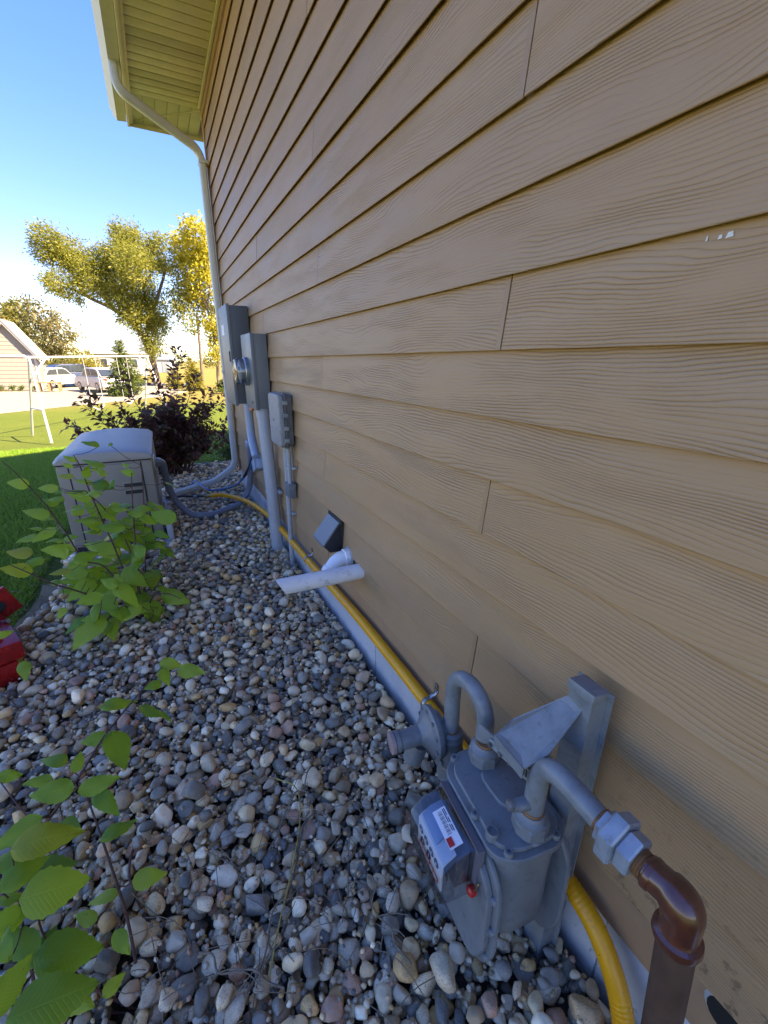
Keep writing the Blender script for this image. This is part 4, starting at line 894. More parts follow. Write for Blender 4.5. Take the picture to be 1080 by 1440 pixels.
# ------------------------------------------------------------------ plants: measured leaf positions (x, y, z, length, tip direction, normal)
LEAVES_NEAR = [(-0.1, 1.413, 0.46, 0.088, 0.943, -0.289, -0.165, 0.053, -0.36, 0.932), (-0.036, 1.341, 0.46, 0.122, 0.875, -0.477, -0.081, -0.123, -0.382, 0.916), (-0.119, 1.358, 0.455, 0.08, 0.36, -0.799, -0.482, 0.005, -0.515, 0.857), (-0.158, 1.339, 0.45, 0.073, -0.952, -0.18, 0.248, 0.304, -0.468, 0.829), (-0.148, 1.204, 0.45, 0.135, 0.822, -0.511, -0.252, 0.053, -0.373, 0.927), (-0.246, 1.294, 0.45, 0.125, 0.97, 0.14, -0.199, 0.242, -0.47, 0.849), (-0.24, 1.113, 0.44, 0.148, 0.279, -0.781, -0.558, 0.164, -0.534, 0.83), (-0.31, 1.2, 0.43, 0.085, -0.989, 0.088, 0.121, 0.062, -0.497, 0.866), (-0.275, 1.023, 0.44, 0.117, 0.999, -0.03, 0.042, -0.051, -0.576, 0.816), (-0.264, 0.986, 0.41, 0.108, 0.592, -0.75, -0.297, -0.104, -0.436, 0.894), (-0.394, 1.083, 0.41, 0.126, -0.978, 0.095, 0.185, 0.123, -0.449, 0.885), (-0.341, 1.148, 0.42, 0.073, 0.283, 0.804, 0.522, 0.129, -0.571, 0.81), (-0.417, 1.227, 0.38, 0.093, -0.84, 0.434, 0.325, 0.139, -0.407, 0.903), (-0.444, 1.167, 0.38, 0.085, -0.959, -0.011, 0.282, 0.248, -0.507, 0.825), (-0.521, 1.242, 0.36, 0.075, 0.967, -0.098, -0.234, 0.121, -0.633, 0.765), (-0.466, 1.04, 0.36, 0.135, -0.936, -0.327, -0.128, 0.107, -0.611, 0.784), (-0.388, 0.978, 0.38, 0.178, 0.998, -0.062, 0.014, -0.03, -0.27, 0.962), (-0.354, 1.021, 0.34, 0.079, 0.695, -0.705, -0.142, -0.139, -0.325, 0.935), (-0.247, 0.967, 0.33, 0.106, 0.955, 0.297, -0.012, 0.137, -0.406, 0.903), (-0.424, 0.936, 0.36, 0.126, 0.781, 0.624, 0.004, 0.231, -0.295, 0.927), (-0.363, 0.881, 0.33, 0.165, 0.96, 0.042, -0.278, 0.273, -0.366, 0.889), (-0.395, 0.972, 0.29, 0.134, 0.983, -0.127, -0.132, 0.065, -0.434, 0.898), (-0.201, 0.907, 0.2, 0.1, 0.977, -0.215, -0.019, -0.057, -0.341, 0.938), (-0.29, 0.867, 0.26, 0.084, -0.962, 0.265, 0.066, 0.01, -0.206, 0.978), (-0.463, 0.91, 0.33, 0.076, -0.915, 0.37, 0.159, -0.046, -0.488, 0.872), (-0.456, 0.872, 0.24, 0.139, -0.785, 0.493, 0.375, 0.056, -0.547, 0.835), (-0.343, 0.795, 0.24, 0.169, 0.906, -0.087, -0.415, 0.312, -0.526, 0.792), (-0.256, 0.788, 0.2, 0.078, 0.427, -0.834, -0.349, 0.058, -0.36, 0.931), (-0.453, 0.834, 0.3, 0.084, -0.231, 0.77, 0.595, 0.337, -0.51, 0.791), (-0.432, 0.765, 0.28, 0.125, 0.65, 0.752, 0.104, 0.294, -0.376, 0.879), (-0.353, 0.709, 0.26, 0.189, 0.991, -0.023, -0.133, 0.116, -0.361, 0.925), (-0.28, 0.758, 0.13, 0.064, 0.902, 0.431, 0.017, 0.176, -0.404, 0.898), (-0.683, 2.015, 0.2, 0.115, 0.15, -0.859, -0.49, 0.165, -0.467, 0.869), (-0.455, 0.897, 0.28, 0.1, 0.932, 0.306, -0.196, 0.341, -0.551, 0.762), (-0.423, 0.916, 0.27, 0.086, 0.584, -0.702, -0.407, 0.356, -0.229, 0.906), (-0.346, 0.754, 0.14, 0.097, 0.802, -0.566, -0.19, 0.062, -0.237, 0.97), (-0.48, 0.997, 0.34, 0.088, -0.76, 0.612, 0.22, 0.135, -0.183, 0.974), (-0.323, 0.847, 0.25, 0.068, -0.786, 0.528, 0.322, 0.148, -0.345, 0.927), (-0.415, 0.864, 0.2, 0.101, 0.628, 0.754, 0.193, 0.118, -0.338, 0.934), (-0.73, 2.095, 0.35, 0.076, 0.919, 0.373, 0.125, 0.152, -0.628, 0.763)]
STEMS_NEAR = [[(-0.243, 0.743, 0), (-0.259, 0.872, 0.13), (-0.287, 0.966, 0.27), (-0.315, 1.045, 0.38), (-0.334, 1.085, 0.41)], [(-0.438, 1.078, 0.3), (-0.341, 1.107, 0.4), (-0.278, 1.208, 0.43), (-0.187, 1.323, 0.455), (-0.126, 1.414, 0.46)], [(-0.447, 0.847, 0.1), (-0.447, 0.915, 0.3)], [(-0.243, 0.743, 0), (-0.342, 0.799, 0.12), (-0.423, 0.9, 0.22), (-0.438, 1.078, 0.3)], [(-0.243, 0.743, 0), (-0.382, 0.799, 0.05), (-0.447, 0.847, 0.1)], [(-0.266, 1.153, 0.05), (-0.268, 1.006, 0.08), (-0.193, 0.851, 0.04), (-0.042, 0.689, 0.03)]]
LEAVES_MID = [(-0.476, 2.742, 0.958, 0.053, -0.794, 0.304, 0.527, 0.271, -0.599, 0.754), (-0.34, 2.485, 0.976, 0.088, -0.812, 0.431, 0.394, 0.167, -0.475, 0.864), (-0.338, 2.655, 0.893, 0.063, -0.486, 0.575, 0.658, 0.176, -0.673, 0.719), (-0.517, 2.767, 0.859, 0.064, -0.908, 0.392, 0.146, -0.118, -0.576, 0.809), (-0.222, 2.666, 0.873, 0.065, -0.87, 0.427, 0.248, -0.207, -0.772, 0.601), (-0.575, 2.622, 0.838, 0.07, -0.955, 0.153, 0.254, 0.157, -0.469, 0.869), (-0.725, 2.773, 0.844, 0.072, -0.919, -0.036, 0.394, 0.345, -0.56, 0.753), (-0.357, 2.646, 0.832, 0.085, -0.519, 0.655, 0.549, 0.032, -0.627, 0.779), (-0.345, 2.661, 0.805, 0.096, -0.804, 0.568, 0.178, -0.112, -0.437, 0.892), (-0.464, 2.696, 0.766, 0.107, -0.917, 0.281, 0.284, -0.069, -0.813, 0.578), (-0.459, 2.54, 0.734, 0.101, -0.985, 0.137, 0.105, 0.03, -0.46, 0.887), (-0.541, 2.56, 0.793, 0.06, -0.93, 0.29, 0.226, 0.073, -0.456, 0.887), (-0.409, 2.707, 0.675, 0.121, -0.652, 0.527, 0.545, 0.066, -0.677, 0.733), (-0.626, 2.531, 0.742, 0.088, -0.915, 0.199, 0.35, 0.242, -0.425, 0.872), (-0.256, 2.683, 0.678, 0.089, 0.961, -0.275, 0.029, -0.134, -0.372, 0.918), (-0.177, 2.6, 0.668, 0.11, 0.96, 0.19, 0.206, -0.112, -0.413, 0.904), (-0.103, 2.743, 0.631, 0.094, 0.83, -0.386, -0.403, 0.204, -0.463, 0.863), (-0.083, 2.521, 0.644, 0.12, -0.796, 0.499, 0.343, 0.087, -0.466, 0.881), (-0.233, 2.718, 0.585, 0.115, -0.994, 0.096, 0.047, -0.009, -0.508, 0.861), (-0.335, 2.553, 0.611, 0.117, -0.918, 0.37, 0.145, -0.04, -0.45, 0.892), (-0.408, 2.594, 0.62, 0.095, 0.455, -0.717, -0.529, 0.099, -0.549, 0.83), (-0.356, 2.762, 0.492, 0.15, -0.863, 0.502, -0.051, -0.321, -0.467, 0.824), (-0.209, 2.757, 0.518, 0.071, 0.858, -0.251, -0.449, 0.159, -0.7, 0.696), (-0.252, 2.626, 0.511, 0.123, 0.832, -0.451, -0.324, 0.065, -0.5, 0.864), (-0.292, 2.648, 0.455, 0.113, 0.691, -0.394, -0.606, 0.413, -0.473, 0.778), (-0.42, 2.682, 0.448, 0.157, -0.866, 0.192, 0.462, 0.253, -0.629, 0.735), (-0.428, 2.464, 0.582, 0.101, -0.956, 0.268, 0.123, 0.019, -0.363, 0.932), (-0.644, 2.628, 0.588, 0.093, -0.843, -0.417, -0.338, 0.005, -0.636, 0.772), (-0.584, 2.541, 0.527, 0.112, -0.972, 0.046, 0.23, 0.146, -0.651, 0.745), (-0.577, 2.523, 0.588, 0.06, -0.948, -0.068, 0.311, 0.316, -0.333, 0.888), (-0.666, 2.755, 0.654, 0.085, -0.884, 0.023, 0.467, 0.382, -0.541, 0.749), (-0.793, 2.736, 0.477, 0.095, -0.938, 0.241, 0.25, 0.151, -0.368, 0.918), (-0.71, 2.595, 0.462, 0.082, -0.95, -0.31, 0.041, 0.207, -0.525, 0.826), (-0.756, 2.501, 0.471, 0.098, -0.887, -0.176, 0.427, 0.449, -0.543, 0.71), (-0.587, 2.488, 0.427, 0.071, -0.997, -0.071, 0.037, 0.063, -0.409, 0.91), (-0.342, 2.667, 0.364, 0.137, -0.872, -0.482, -0.089, 0.139, -0.416, 0.899), (-0.248, 2.5, 0.393, 0.098, -0.246, -0.844, -0.477, -0.003, -0.492, 0.871), (-0.272, 2.517, 0.304, 0.122, 0.587, -0.59, -0.554, 0.085, -0.636, 0.767), (-0.204, 2.716, 0.179, 0.122, -0.031, -0.911, -0.411, -0.114, -0.405, 0.907), (-0.538, 2.685, 0.373, 0.111, -0.624, -0.66, -0.417, -0.029, -0.514, 0.857), (-0.555, 2.631, 0.341, 0.098, -0.997, 0.076, -0.03, -0.062, -0.47, 0.88), (-0.447, 2.741, 0.277, 0.128, -0.911, 0.038, 0.41, 0.293, -0.64, 0.71), (-0.529, 2.544, 0.28, 0.128, -0.812, -0.516, -0.272, 0.183, -0.668, 0.722), (-0.625, 2.744, 0.202, 0.08, -0.996, -0.068, 0.053, 0.085, -0.668, 0.739), (-0.405, 2.493, 0.287, 0.107, -0.758, -0.653, 0.01, 0.295, -0.329, 0.897), (-0.287, 2.224, 0.361, 0.118, 0.599, -0.608, -0.521, 0.142, -0.559, 0.817), (-0.441, 2.218, 0.372, 0.085, -0.949, -0.315, 0.005, 0.218, -0.646, 0.731), (-0.256, 2.478, 0.157, 0.145, 0.864, -0.395, -0.314, 0.065, -0.53, 0.845), (-0.205, 2.456, 0.103, 0.146, 0.442, -0.778, -0.446, 0.278, -0.353, 0.893), (-0.086, 2.509, 0.133, 0.14, 0.756, -0.613, -0.229, -0.249, -0.593, 0.765), (-0.373, 2.287, 0.282, 0.1, 0.392, -0.73, -0.56, -0.117, -0.643, 0.757), (-0.401, 2.336, 0.144, 0.134, 0.15, -0.92, -0.361, -0.026, -0.369, 0.929), (-0.484, 2.237, 0.196, 0.146, -0.686, -0.627, -0.369, -0.143, -0.381, 0.913), (-0.294, 2.261, 0.228, 0.091, -0.851, -0.393, -0.348, -0.029, -0.627, 0.779), (-0.147, 2.615, 0.345, 0.093, -0.759, -0.599, -0.257, 0.082, -0.48, 0.874), (-0.157, 2.699, 0.415, 0.107, 0.966, -0.202, 0.161, -0.241, -0.484, 0.841), (-0.442, 2.27, 0.266, 0.079, -0.214, -0.806, -0.552, -0.036, -0.558, 0.829), (-0.225, 2.534, 0.298, 0.079, -0.999, -0.003, -0.037, -0.034, -0.317, 0.948), (-0.295, 2.592, 0.694, 0.075, -0.867, 0.412, 0.28, 0.055, -0.479, 0.876), (-0.425, 2.467, 0.689, 0.08, -0.961, 0.088, 0.262, 0.197, -0.446, 0.873), (-0.142, 2.563, 0.173, 0.059, 0.616, -0.583, -0.53, 0.225, -0.514, 0.828), (-0.462, 2.652, 0.259, 0.101, -0.168, -0.758, -0.63, 0.17, -0.652, 0.739), (-0.336, 2.614, 0.298, 0.102, -0.983, 0.123, -0.135, -0.175, -0.41, 0.895), (-0.39, 2.767, 0.382, 0.105, -0.407, -0.879, -0.25, 0.123, -0.323, 0.938), (-0.293, 2.676, 0.573, 0.101, -0.615, 0.672, 0.412, 0.073, -0.472, 0.879), (-0.146, 2.543, 0.618, 0.077, 0.869, -0.149, -0.472, 0.222, -0.735, 0.64), (-0.229, 2.542, 0.455, 0.099, -0.456, 0.829, 0.325, -0.216, -0.457, 0.863), (-0.457, 2.487, 0.489, 0.093, 0.899, 0.418, 0.13, 0.06, -0.413, 0.909), (-0.439, 2.646, 0.382, 0.1, -0.99, 0.133, 0.048, -0.011, -0.41, 0.912), (-0.378, 2.615, 0.282, 0.09, 0.742, -0.429, -0.515, 0.238, -0.55, 0.801), (-0.49, 2.634, 0.25, 0.1, -0.998, -0.057, 0.019, 0.048, -0.571, 0.819), (-0.604, 2.744, 0.261, 0.091, -0.961, -0.083, 0.264, 0.264, -0.556, 0.788), (-0.337, 2.707, 0.202, 0.095, -0.951, -0.199, -0.238, -0.043, -0.675, 0.737), (-0.289, 2.718, 0.117, 0.097, 0.674, -0.466, -0.574, 0.288, -0.549, 0.784), (-0.523, 2.632, 0.321, 0.088, -0.856, 0.5, 0.131, -0.068, -0.361, 0.93), (-0.407, 2.427, 0.25, 0.095, -0.689, -0.526, -0.499, -0.058, -0.647, 0.761), (-0.343, 2.267, 0.25, 0.08, -0.898, 0.125, 0.422, 0.374, -0.289, 0.881), (-0.099, 2.505, 0.54, 0.066, 0.781, -0.544, -0.306, -0.155, -0.643, 0.75), (-0.091, 2.667, 0.363, 0.072, 0.724, -0.582, -0.369, 0.051, -0.489, 0.871), (-0.189, 2.689, 0.476, 0.081, -0.924, 0.27, 0.272, 0.025, -0.665, 0.746), (-0.324, 2.545, 0.668, 0.084, 0.69, -0.468, -0.552, 0.288, -0.522, 0.803), (-0.377, 2.539, 0.808, 0.071, -0.918, 0.353, 0.179, -0.01, -0.472, 0.881), (-0.422, 2.633, 0.854, 0.062, -0.921, 0.193, 0.338, 0.143, -0.639, 0.756), (-0.457, 2.547, 0.96, 0.039, -0.851, 0.23, 0.472, 0.139, -0.769, 0.624), (-0.378, 2.519, 0.928, 0.059, 0.342, 0.591, 0.73, 0.065, -0.79, 0.609)]
STEMS_MID = [[(-0.275, 2.5, 0.041), (-0.338, 2.6, 0.427), (-0.396, 2.62, 0.763), (-0.415, 2.6, 0.942), (-0.431, 2.6, 0.999)], [(-0.275, 2.5, 0.041), (-0.271, 2.6, 0.413), (-0.351, 2.65, 0.666), (-0.416, 2.6, 0.81)], [(-0.275, 2.5, 0.041), (-0.21, 2.7, 0.358), (-0.169, 2.75, 0.695), (-0.149, 2.75, 0.884)], [(-0.275, 2.5, 0.041), (-0.24, 2.6, 0.495), (-0.217, 2.65, 0.73), (-0.198, 2.65, 0.87)], [(-0.283, 2.5, 0.1), (-0.387, 2.5, 0.395), (-0.475, 2.5, 0.468), (-0.526, 2.5, 0.645), (-0.58, 2.5, 0.803), (-0.645, 2.5, 0.942), (-0.688, 2.5, 1.014)], [(-0.304, 2.5, 0.082), (-0.506, 2.5, 0.273), (-0.607, 2.45, 0.379), (-0.709, 2.45, 0.478), (-0.754, 2.45, 0.519)], [(-0.275, 2.5, 0.041), (-0.352, 2.4, 0.177), (-0.441, 2.3, 0.176), (-0.509, 2.25, 0.186)], [(-0.275, 2.5, 0.041), (-0.196, 2.45, 0.197), (-0.121, 2.4, 0.226), (-0.055, 2.38, 0.187)], [(-0.275, 2.5, 0.041), (-0.223, 2.4, 0.094), (-0.198, 2.35, 0.162)]]
def m_leaf(name, c1, c2, c3, trans=.35, rough=.42):
    m = N(name); oi = m.n('ShaderNodeObjectInfo'); at = m.n('ShaderNodeAttribute'); at.attribute_name = 'tone'
    tc = m.n('ShaderNodeTexCoord'); sx = m.n('ShaderNodeSeparateXYZ'); m.L(tc.outputs['Object'], sx.inputs[0])
    rnd = m.math('FRACT', m.math('ADD', oi.outputs['Random'], at.outputs['Fac']))
    c = m.ramp(rnd, [(0, c1), (.55, c2), (1, c3)])
    w = m.world(); n1 = m.noise(w, 45, 4, .6); c = m.mix(m.math('MULTIPLY', n1, .5), c, tuple(x*.6 for x in c2))
    return m, c, sx, rnd
def leaf_mat(name, c1, c2, c3, veins=True):
    m, c, sx, rnd = m_leaf(name, c1, c2, c3)
    if veins:
        ax = m.math('ABSOLUTE', sx.outputs['Y'])
        ph = m.math('MULTIPLY', m.math('SUBTRACT', sx.outputs['X'], m.math('MULTIPLY', ax, .75)), 46)
        v = m.math('POWER', m.math('ABSOLUTE', m.math('SINE', ph)), 7.0); v = m.math('POWER', m.math('ABSOLUTE', m.math('COSINE', ph)), 9.0)
        mid_ = m.ramp(m.math('MULTIPLY', ax, 10), [(.0, (1, 1, 1)), (.16, (0, 0, 0))])
        vv = m.math('MAXIMUM', m.math('MULTIPLY', v, .6), mid_)
        c = m.mix(m.math('MULTIPLY', vv, .12), c, tuple(min(1, x*1.7+.02) for x in c3))
        m.bump(m.math('SUBTRACT', 1, vv), .22, .002)
    sp = m.ramp(m.noise(m.world(), 62, 3, .7), [(.66, (0, 0, 0)), (.72, (1, 1, 1))]); c = m.mix(m.math('MULTIPLY', sp, .7), c, (.20, .12, .04))
    m.set(color=c, rough=.40, spec=.4)
    tr = m.n('ShaderNodeBsdfTranslucent'); m.L(m.mix(.6, c, (.45, .62, .05), 'MIX'), tr.inputs[0])
    mx = m.n('ShaderNodeMixShader'); mx.inputs[0].default_value = .45
    m.L(m.b.outputs[0], mx.inputs[1]); m.L(tr.outputs[0], mx.inputs[2]); m.L(mx.outputs[0], m.out.inputs[0]); return m.m
M['leaf'] = leaf_mat('fresh_leaf', (.20, .35, .024), (.31, .47, .036), (.44, .54, .055))
M['leafdark'] = leaf_mat('deep_leaf', (.10, .24, .024), (.145, .31, .03), (.20, .37, .04))
M['leafyel'] = leaf_mat('yellowing_leaf', (.42, .42, .03), (.52, .42, .03), (.38, .44, .04))
M['stem'] = paint('reddish_stem', (.11, .045, .032), .6, var=.2, scale=40, bump=.2)
M['twig'] = paint('dry_twig', (.20, .15, .10), .8, var=.25, scale=40, bump=.3)
def leaf_mesh(seed, width=.62):
    """unit leaf along +X, serrated ovate blade folded on its midrib, real curl"""
    rs = random.Random(seed); n = 15; V = []; F = []; curl = rs.uniform(.1, .45); fold = rs.uniform(.08, .22); wav = rs.uniform(.01, .035); ph = rs.uniform(0, 6)
    for i in range(n):
        t = i/(n-1); hw = width*.5*(math.sin(math.pi*min(1, t**.72))**.85)*(1-.22*t) + .004
        ser = 1+(.07 if i % 2 else -.02)
        if i == n-1: hw = .003
        zc = -curl*(t-.25)**2+.03
        for q in (-1, -.55, 0, .55, 1):
            s_ = ser if abs(q) == 1 else 1
            V.append((t+(.02 if abs(q) == 1 and i % 2 else 0)-abs(q)*.03, q*hw*s_, zc+fold*abs(q)*hw*1.2-.25*(abs(q)*hw)**2*4+wav*math.sin(q*3+t*9+ph)*abs(q)))
    for i in range(n-1):
        for k in range(4): F.append((i*5+k, i*5+k+1, (i+1)*5+k+1, (i+1)*5+k))
    return V, F
LM = {}
for mk in ('leaf', 'leafdark', 'leafyel'):
    LM[mk] = []
    for s_ in range(6):
        V, F = leaf_mesh(s_, .58+.05*(s_ % 3)); me = bpy.data.meshes.new('leaf'); me.from_pydata(V, [], F); me.update(); me.materials.append(M[mk]); me.shade_smooth(); LM[mk].append(me)
def put_leaf(rec, parent, pick, rs, scale=1.0):
    x, y, z, L_, tx, ty, tz, nx, ny, nz = rec; nx += rs.gauss(0, .3); ny += rs.gauss(0, .3); L_ *= scale
    t = Vector((tx, ty, tz)).normalized(); n = Vector((nx, ny, nz)); n = (n-t*n.dot(t)).normalized(); s_ = n.cross(t)
    base = Vector((x, y, z))-t*L_*.5
    me = rs.choice(LM[pick]); o = link('leaf', me, parent)
    m4 = (Matrix((t, s_, n)).transposed() @ Matrix.Diagonal((L_, L_*rs.uniform(.78, 1.08), L_*rs.uniform(.7, 2.0)))).to_4x4(); m4.translation = base
    o.matrix_parent_inverse = Matrix.Identity(4); o.matrix_basis = Matrix.Translation(-Vector(parent.location)) @ m4
    return base
def nearest_on(stems, p):
    best = None
    for s_ in stems:
        for q in s_:
            d = (Vector(q)-p).length
            if best is None or d < best[0]: best = (d, Vector(q))
    return best[1]
def plant(name, loc, label, leaves, stems, rad, yel, dark, seed, cat='shrub', scale=1.0):
    pl = empty(name, loc, label, cat); rs = random.Random(seed); dense = [spline(s_, 8) for s_ in stems]
    for s_ in dense:
        n = len(s_); MB().tube(s_, [rad*(1-.65*i/(n-1)) for i in range(n)], 8).build('stem', M['stem'], pl)
    for i, rec in enumerate(leaves):
        pick = 'leafyel' if i in yel else ('leafdark' if i in dark else 'leaf')
        base = put_leaf(rec, pl, pick, rs, scale); q = nearest_on(dense, base)
        if (q-base).length < .30:
            midp = (q+base)/2+Vector((0, 0, -.01)); MB().tube(spline([q, midp, base], 4), .0016, 5).build('petiole', M['stem'], pl)
    return pl
plant('leafy_shrub', (-.25, .80, 0), 'green shrub with large serrated leaves in the lower left corner', LEAVES_NEAR, STEMS_NEAR, .0042, (16,), (4, 6, 9, 21, 25, 26, 38), 5, scale=.78)
rsm = random.Random(77); MORE = []
for rec in LEAVES_MID:                                   # smaller side leaves filling the shrub
    if rsm.random() < .75:
        MORE.append((rec[0]+rsm.gauss(0, .05), rec[1]+rsm.uniform(-.02, .14), max(.05, rec[2]+rsm.gauss(0, .05)), rec[3]*rsm.uniform(.5, .85), rec[4]+rsm.gauss(0, .6), rec[5]+rsm.gauss(0, .6), rec[6]+rsm.gauss(0, .3), rec[7], rec[8], rec[9]))
plant('leafy_shrub', (-.28, 2.5, 0), 'bright green leafy shrub growing from the stones in front of the generator', LEAVES_MID+MORE, STEMS_MID, .0055, (31, 33, 34, 3), (7, 8, 22, 54, 55, 77, 78, 79, 90, 95, 101, 107, 113, 120, 125, 131), 9, scale=1.32)

def fan_foliage(name, P, Nn, T, S_, W_, tone, mat, parent, kind='stuff'):
    """many small folded leaves, one mesh: P base points, T tip dirs, Nn normals, S_ lengths"""
    P, T, Nn = np.asarray(P, float), np.asarray(T, float), np.asarray(Nn, float); S_ = np.asarray(S_, float)[:, None]; k = len(P)
    T /= np.linalg.norm(T, axis=1)[:, None]; Nn = Nn-T*np.sum(Nn*T, 1)[:, None]; Nn /= np.linalg.norm(Nn, axis=1)[:, None]+1e-9; B_ = np.cross(Nn, T)
    h = W_*S_*.5
    V = np.stack([P, P+T*S_*.45+B_*h+Nn*S_*.06, P+T*S_*.48, P+T*S_*.45-B_*h+Nn*S_*.06, P+T*S_-Nn*S_*.08], 1).reshape(-1, 3)
    F = np.array([[0, 1, 2], [0, 2, 3], [1, 4, 2], [2, 4, 3]])[None]+(np.arange(k)*5)[:, None, None]
    F = F.reshape(-1, 3)
    me = bpy.data.meshes.new(name); me.vertices.add(len(V)); me.vertices.foreach_set('co', V.ravel()); me.loops.add(F.size); me.loops.foreach_set('vertex_index', F.ravel().astype(np.int32))
    me.polygons.add(len(F)); me.polygons.foreach_set('loop_start', np.arange(0, F.size, 3, dtype=np.int32)); me.polygons.foreach_set('loop_total', np.full(len(F), 3, dtype=np.int32)); me.update(calc_edges=True)
    at = me.attributes.new('tone', 'FLOAT', 'POINT'); at.data.foreach_set('value', np.repeat(np.asarray(tone, float), 5).astype(np.float32)); me.materials.append(mat)
    o = link(name, me, parent)
    if kind: o['kind'] = kind
    return o
def simple_leaf(name, c1, c2, c3, tr=.3, tint=(.5, .55, .08)):
    m, c, sx, rnd = m_leaf(name, c1, c2, c3); m.set(color=c, rough=.5, spec=.3)
    t = m.n('ShaderNodeBsdfTranslucent'); m.L(m.mix(.5, c, tint), t.inputs[0]); mx = m.n('ShaderNodeMixShader'); mx.inputs[0].default_value = tr
    m.L(m.b.outputs[0], mx.inputs[1]); m.L(t.outputs[0], mx.inputs[2]); m.L(mx.outputs[0], m.out.inputs[0]); return m.m
M['purple'] = simple_leaf('purple_leaf', (.11, .042, .04), (.19, .075, .058), (.20, .20, .06), .32, (.32, .10, .07))
M['hedge'] = simple_leaf('small_green_leaf', (.035, .075, .015), (.06, .115, .02), (.10, .16, .03), .25)
def bush(name, loc, label, cz, rx, ry, rz, nst, per, L_, mat, seed, up=1.0, W_=.55, spikes=()):
    rg = np.random.default_rng(seed); root = empty(name, loc, label, 'bush'); P = []; T = []; Nn = []; S_ = []; tone = []; base = np.array(loc, float)
    tips = []
    for i in range(nst):
        u = rg.normal(size=3); u /= np.linalg.norm(u); u[2] = abs(u[2])*.9+.05*up; r = rg.uniform(.55, 1.0)
        tips.append(base+np.array([u[0]*rx*r, u[1]*ry*r, u[2]*rz*r+cz]))
    tips += [np.array(s_, float) for s_ in spikes]
    for i, tip in enumerate(tips):
        b0 = base+np.array([rg.uniform(-.25, .25)*rx, rg.uniform(-.25, .25)*ry, .01]); midp = (b0+tip)/2+np.array([0, 0, .12*rz])+rg.normal(size=3)*.04
        ts = np.linspace(0, 1, 9)[:, None]; cur = b0*(1-ts)**2+midp*2*ts*(1-ts)+tip*ts**2
        MB().tube([Vector(c) for c in cur], [.007*(1-.75*k/8)+.001 for k in range(9)], 5).build('branch', M['stem'], root)
        for k in range(per):
            t = rg.uniform(.28, 1.0)**.8; p = b0*(1-t)**2+midp*2*t*(1-t)+tip*t**2; d = (midp-b0)*(1-t)+(tip-midp)*t; d /= np.linalg.norm(d)
            side = rg.normal(size=3); side -= d*side.dot(d); side /= np.linalg.norm(side)
            P.append(p+side*rg.uniform(0, .05)); T.append(side*.85+d*.5+np.array([0, 0, -.1])); Nn.append(np.array([0, 0, 1.])+rg.normal(size=3)*.5); S_.append(L_*rg.uniform(.6, 1.25)); tone.append(rg.random())
    fan_foliage('foliage', P, Nn, T, S_, W_, tone, mat, root); return root
bush('purple_bush', (.02, 6.25, 0), 'dark purple leaved bush behind the generator', .28, .80, .55, .95, 85, 105, .078, M['purple'], 21, spikes=[(.30, 6.2, 1.60), (.22, 6.3, 1.42), (-1.02, 6.1, .74), (-.85, 6.2, 1.0), (-.78, 6.15, 1.12), (-.40, 6.2, 1.30), (.62, 6.3, 1.12), (.80, 6.2, .98), (.86, 6.1, .72), (-.10, 6.3, 1.35), (.5, 6.25, 1.3), (-.95, 6.1, .62)])
bush('green_bush', (1.05, 7.2, terrf(1.05, 7.2)), 'low green bush between the purple bush and the downspout', .05, .55, .45, .55, 30, 55, .055, M['hedge'], 5)

# ------------------------------------------------------------------ dry twigs, weeds and fallen leaves on the stones
rs = random.Random(4)
TW = [((.10, .92), (.30, 1.12), .03, 'dry twig with side shoots lying on the stones left of the gas meter'), ((-.12, .74), (.06, .60), .05, 'short dry stalk lying on the stones at the bottom edge'),
      ((-.02, .62), (.26, .98), .02, 'long dry stalk leaning over the stones below the gas meter'), ((.30, .72), (.34, .50), .05, 'thin dry stalk under the front of the gas meter')]
for (a, b_, h, lab_) in TW:
    t = empty('dry_twig', (a[0], a[1], gz(*a)), lab_, 'twig'); n = 7; pts = []
    for i in range(n):
        f_ = i/(n-1); x, y = a[0]+(b_[0]-a[0])*f_+rs.uniform(-.012, .012), a[1]+(b_[1]-a[1])*f_+rs.uniform(-.012, .012); pts.append(Vector((x, y, gz(x, y)+.012+h*math.sin(f_*math.pi))))
    zt = max(p.z for p in pts)
    for p in pts: p.z = max(p.z, zt-.03)
    MB().tube(spline(pts, 5), .0026, 6).build('stalk', M['twig'], t)
    for q in range(4):
        p = pts[rs.randint(1, n-2)]; e = p+Vector((rs.uniform(-.06, .06), rs.uniform(-.06, .06), rs.uniform(.01, .05))); MB().tube(spline([p, (p+e)/2+Vector((0, 0, .01)), e], 4), .0014, 5).build('shoot', M['twig'], t)
def straw(name, label, cx, cy, rx, ry, cnt, L_, col, seed, hgt=.06, kind='stuff'):
    rg = np.random.default_rng(seed); b = MB()
    for i in range(cnt):
        x, y = cx+rg.normal()*rx, cy+rg.normal()*ry
        if x > WX-.03 or y < .1: continue
        a = rg.uniform(0, 6.28); l = L_*rg.uniform(.4, 1.2); z = gz(x, y); h = hgt*rg.uniform(.1, 1)
        p0 = Vector((x, y, z-.005)); p2 = Vector((x+math.cos(a)*l, y+math.sin(a)*l, max(gz(x+math.cos(a)*l, y+math.sin(a)*l), z)+h)); p1 = (p0+p2)/2+Vector((rg.normal()*.015, rg.normal()*.015, h*.7+.01))
        b.tube([p0*(1-t)**2+p1*2*t*(1-t)+p2*t*t for t in (0, .25, .5, .75, 1)], .0011, 4)
    o = b.build(name, col, None, True, 60, False); tag(o, label, None, None, kind); return o
straw('dry_grass', 'thin dry straw and stalks lying among the stones in front', .05, .76, .22, .15, 100, .13, M['twig'], 3)
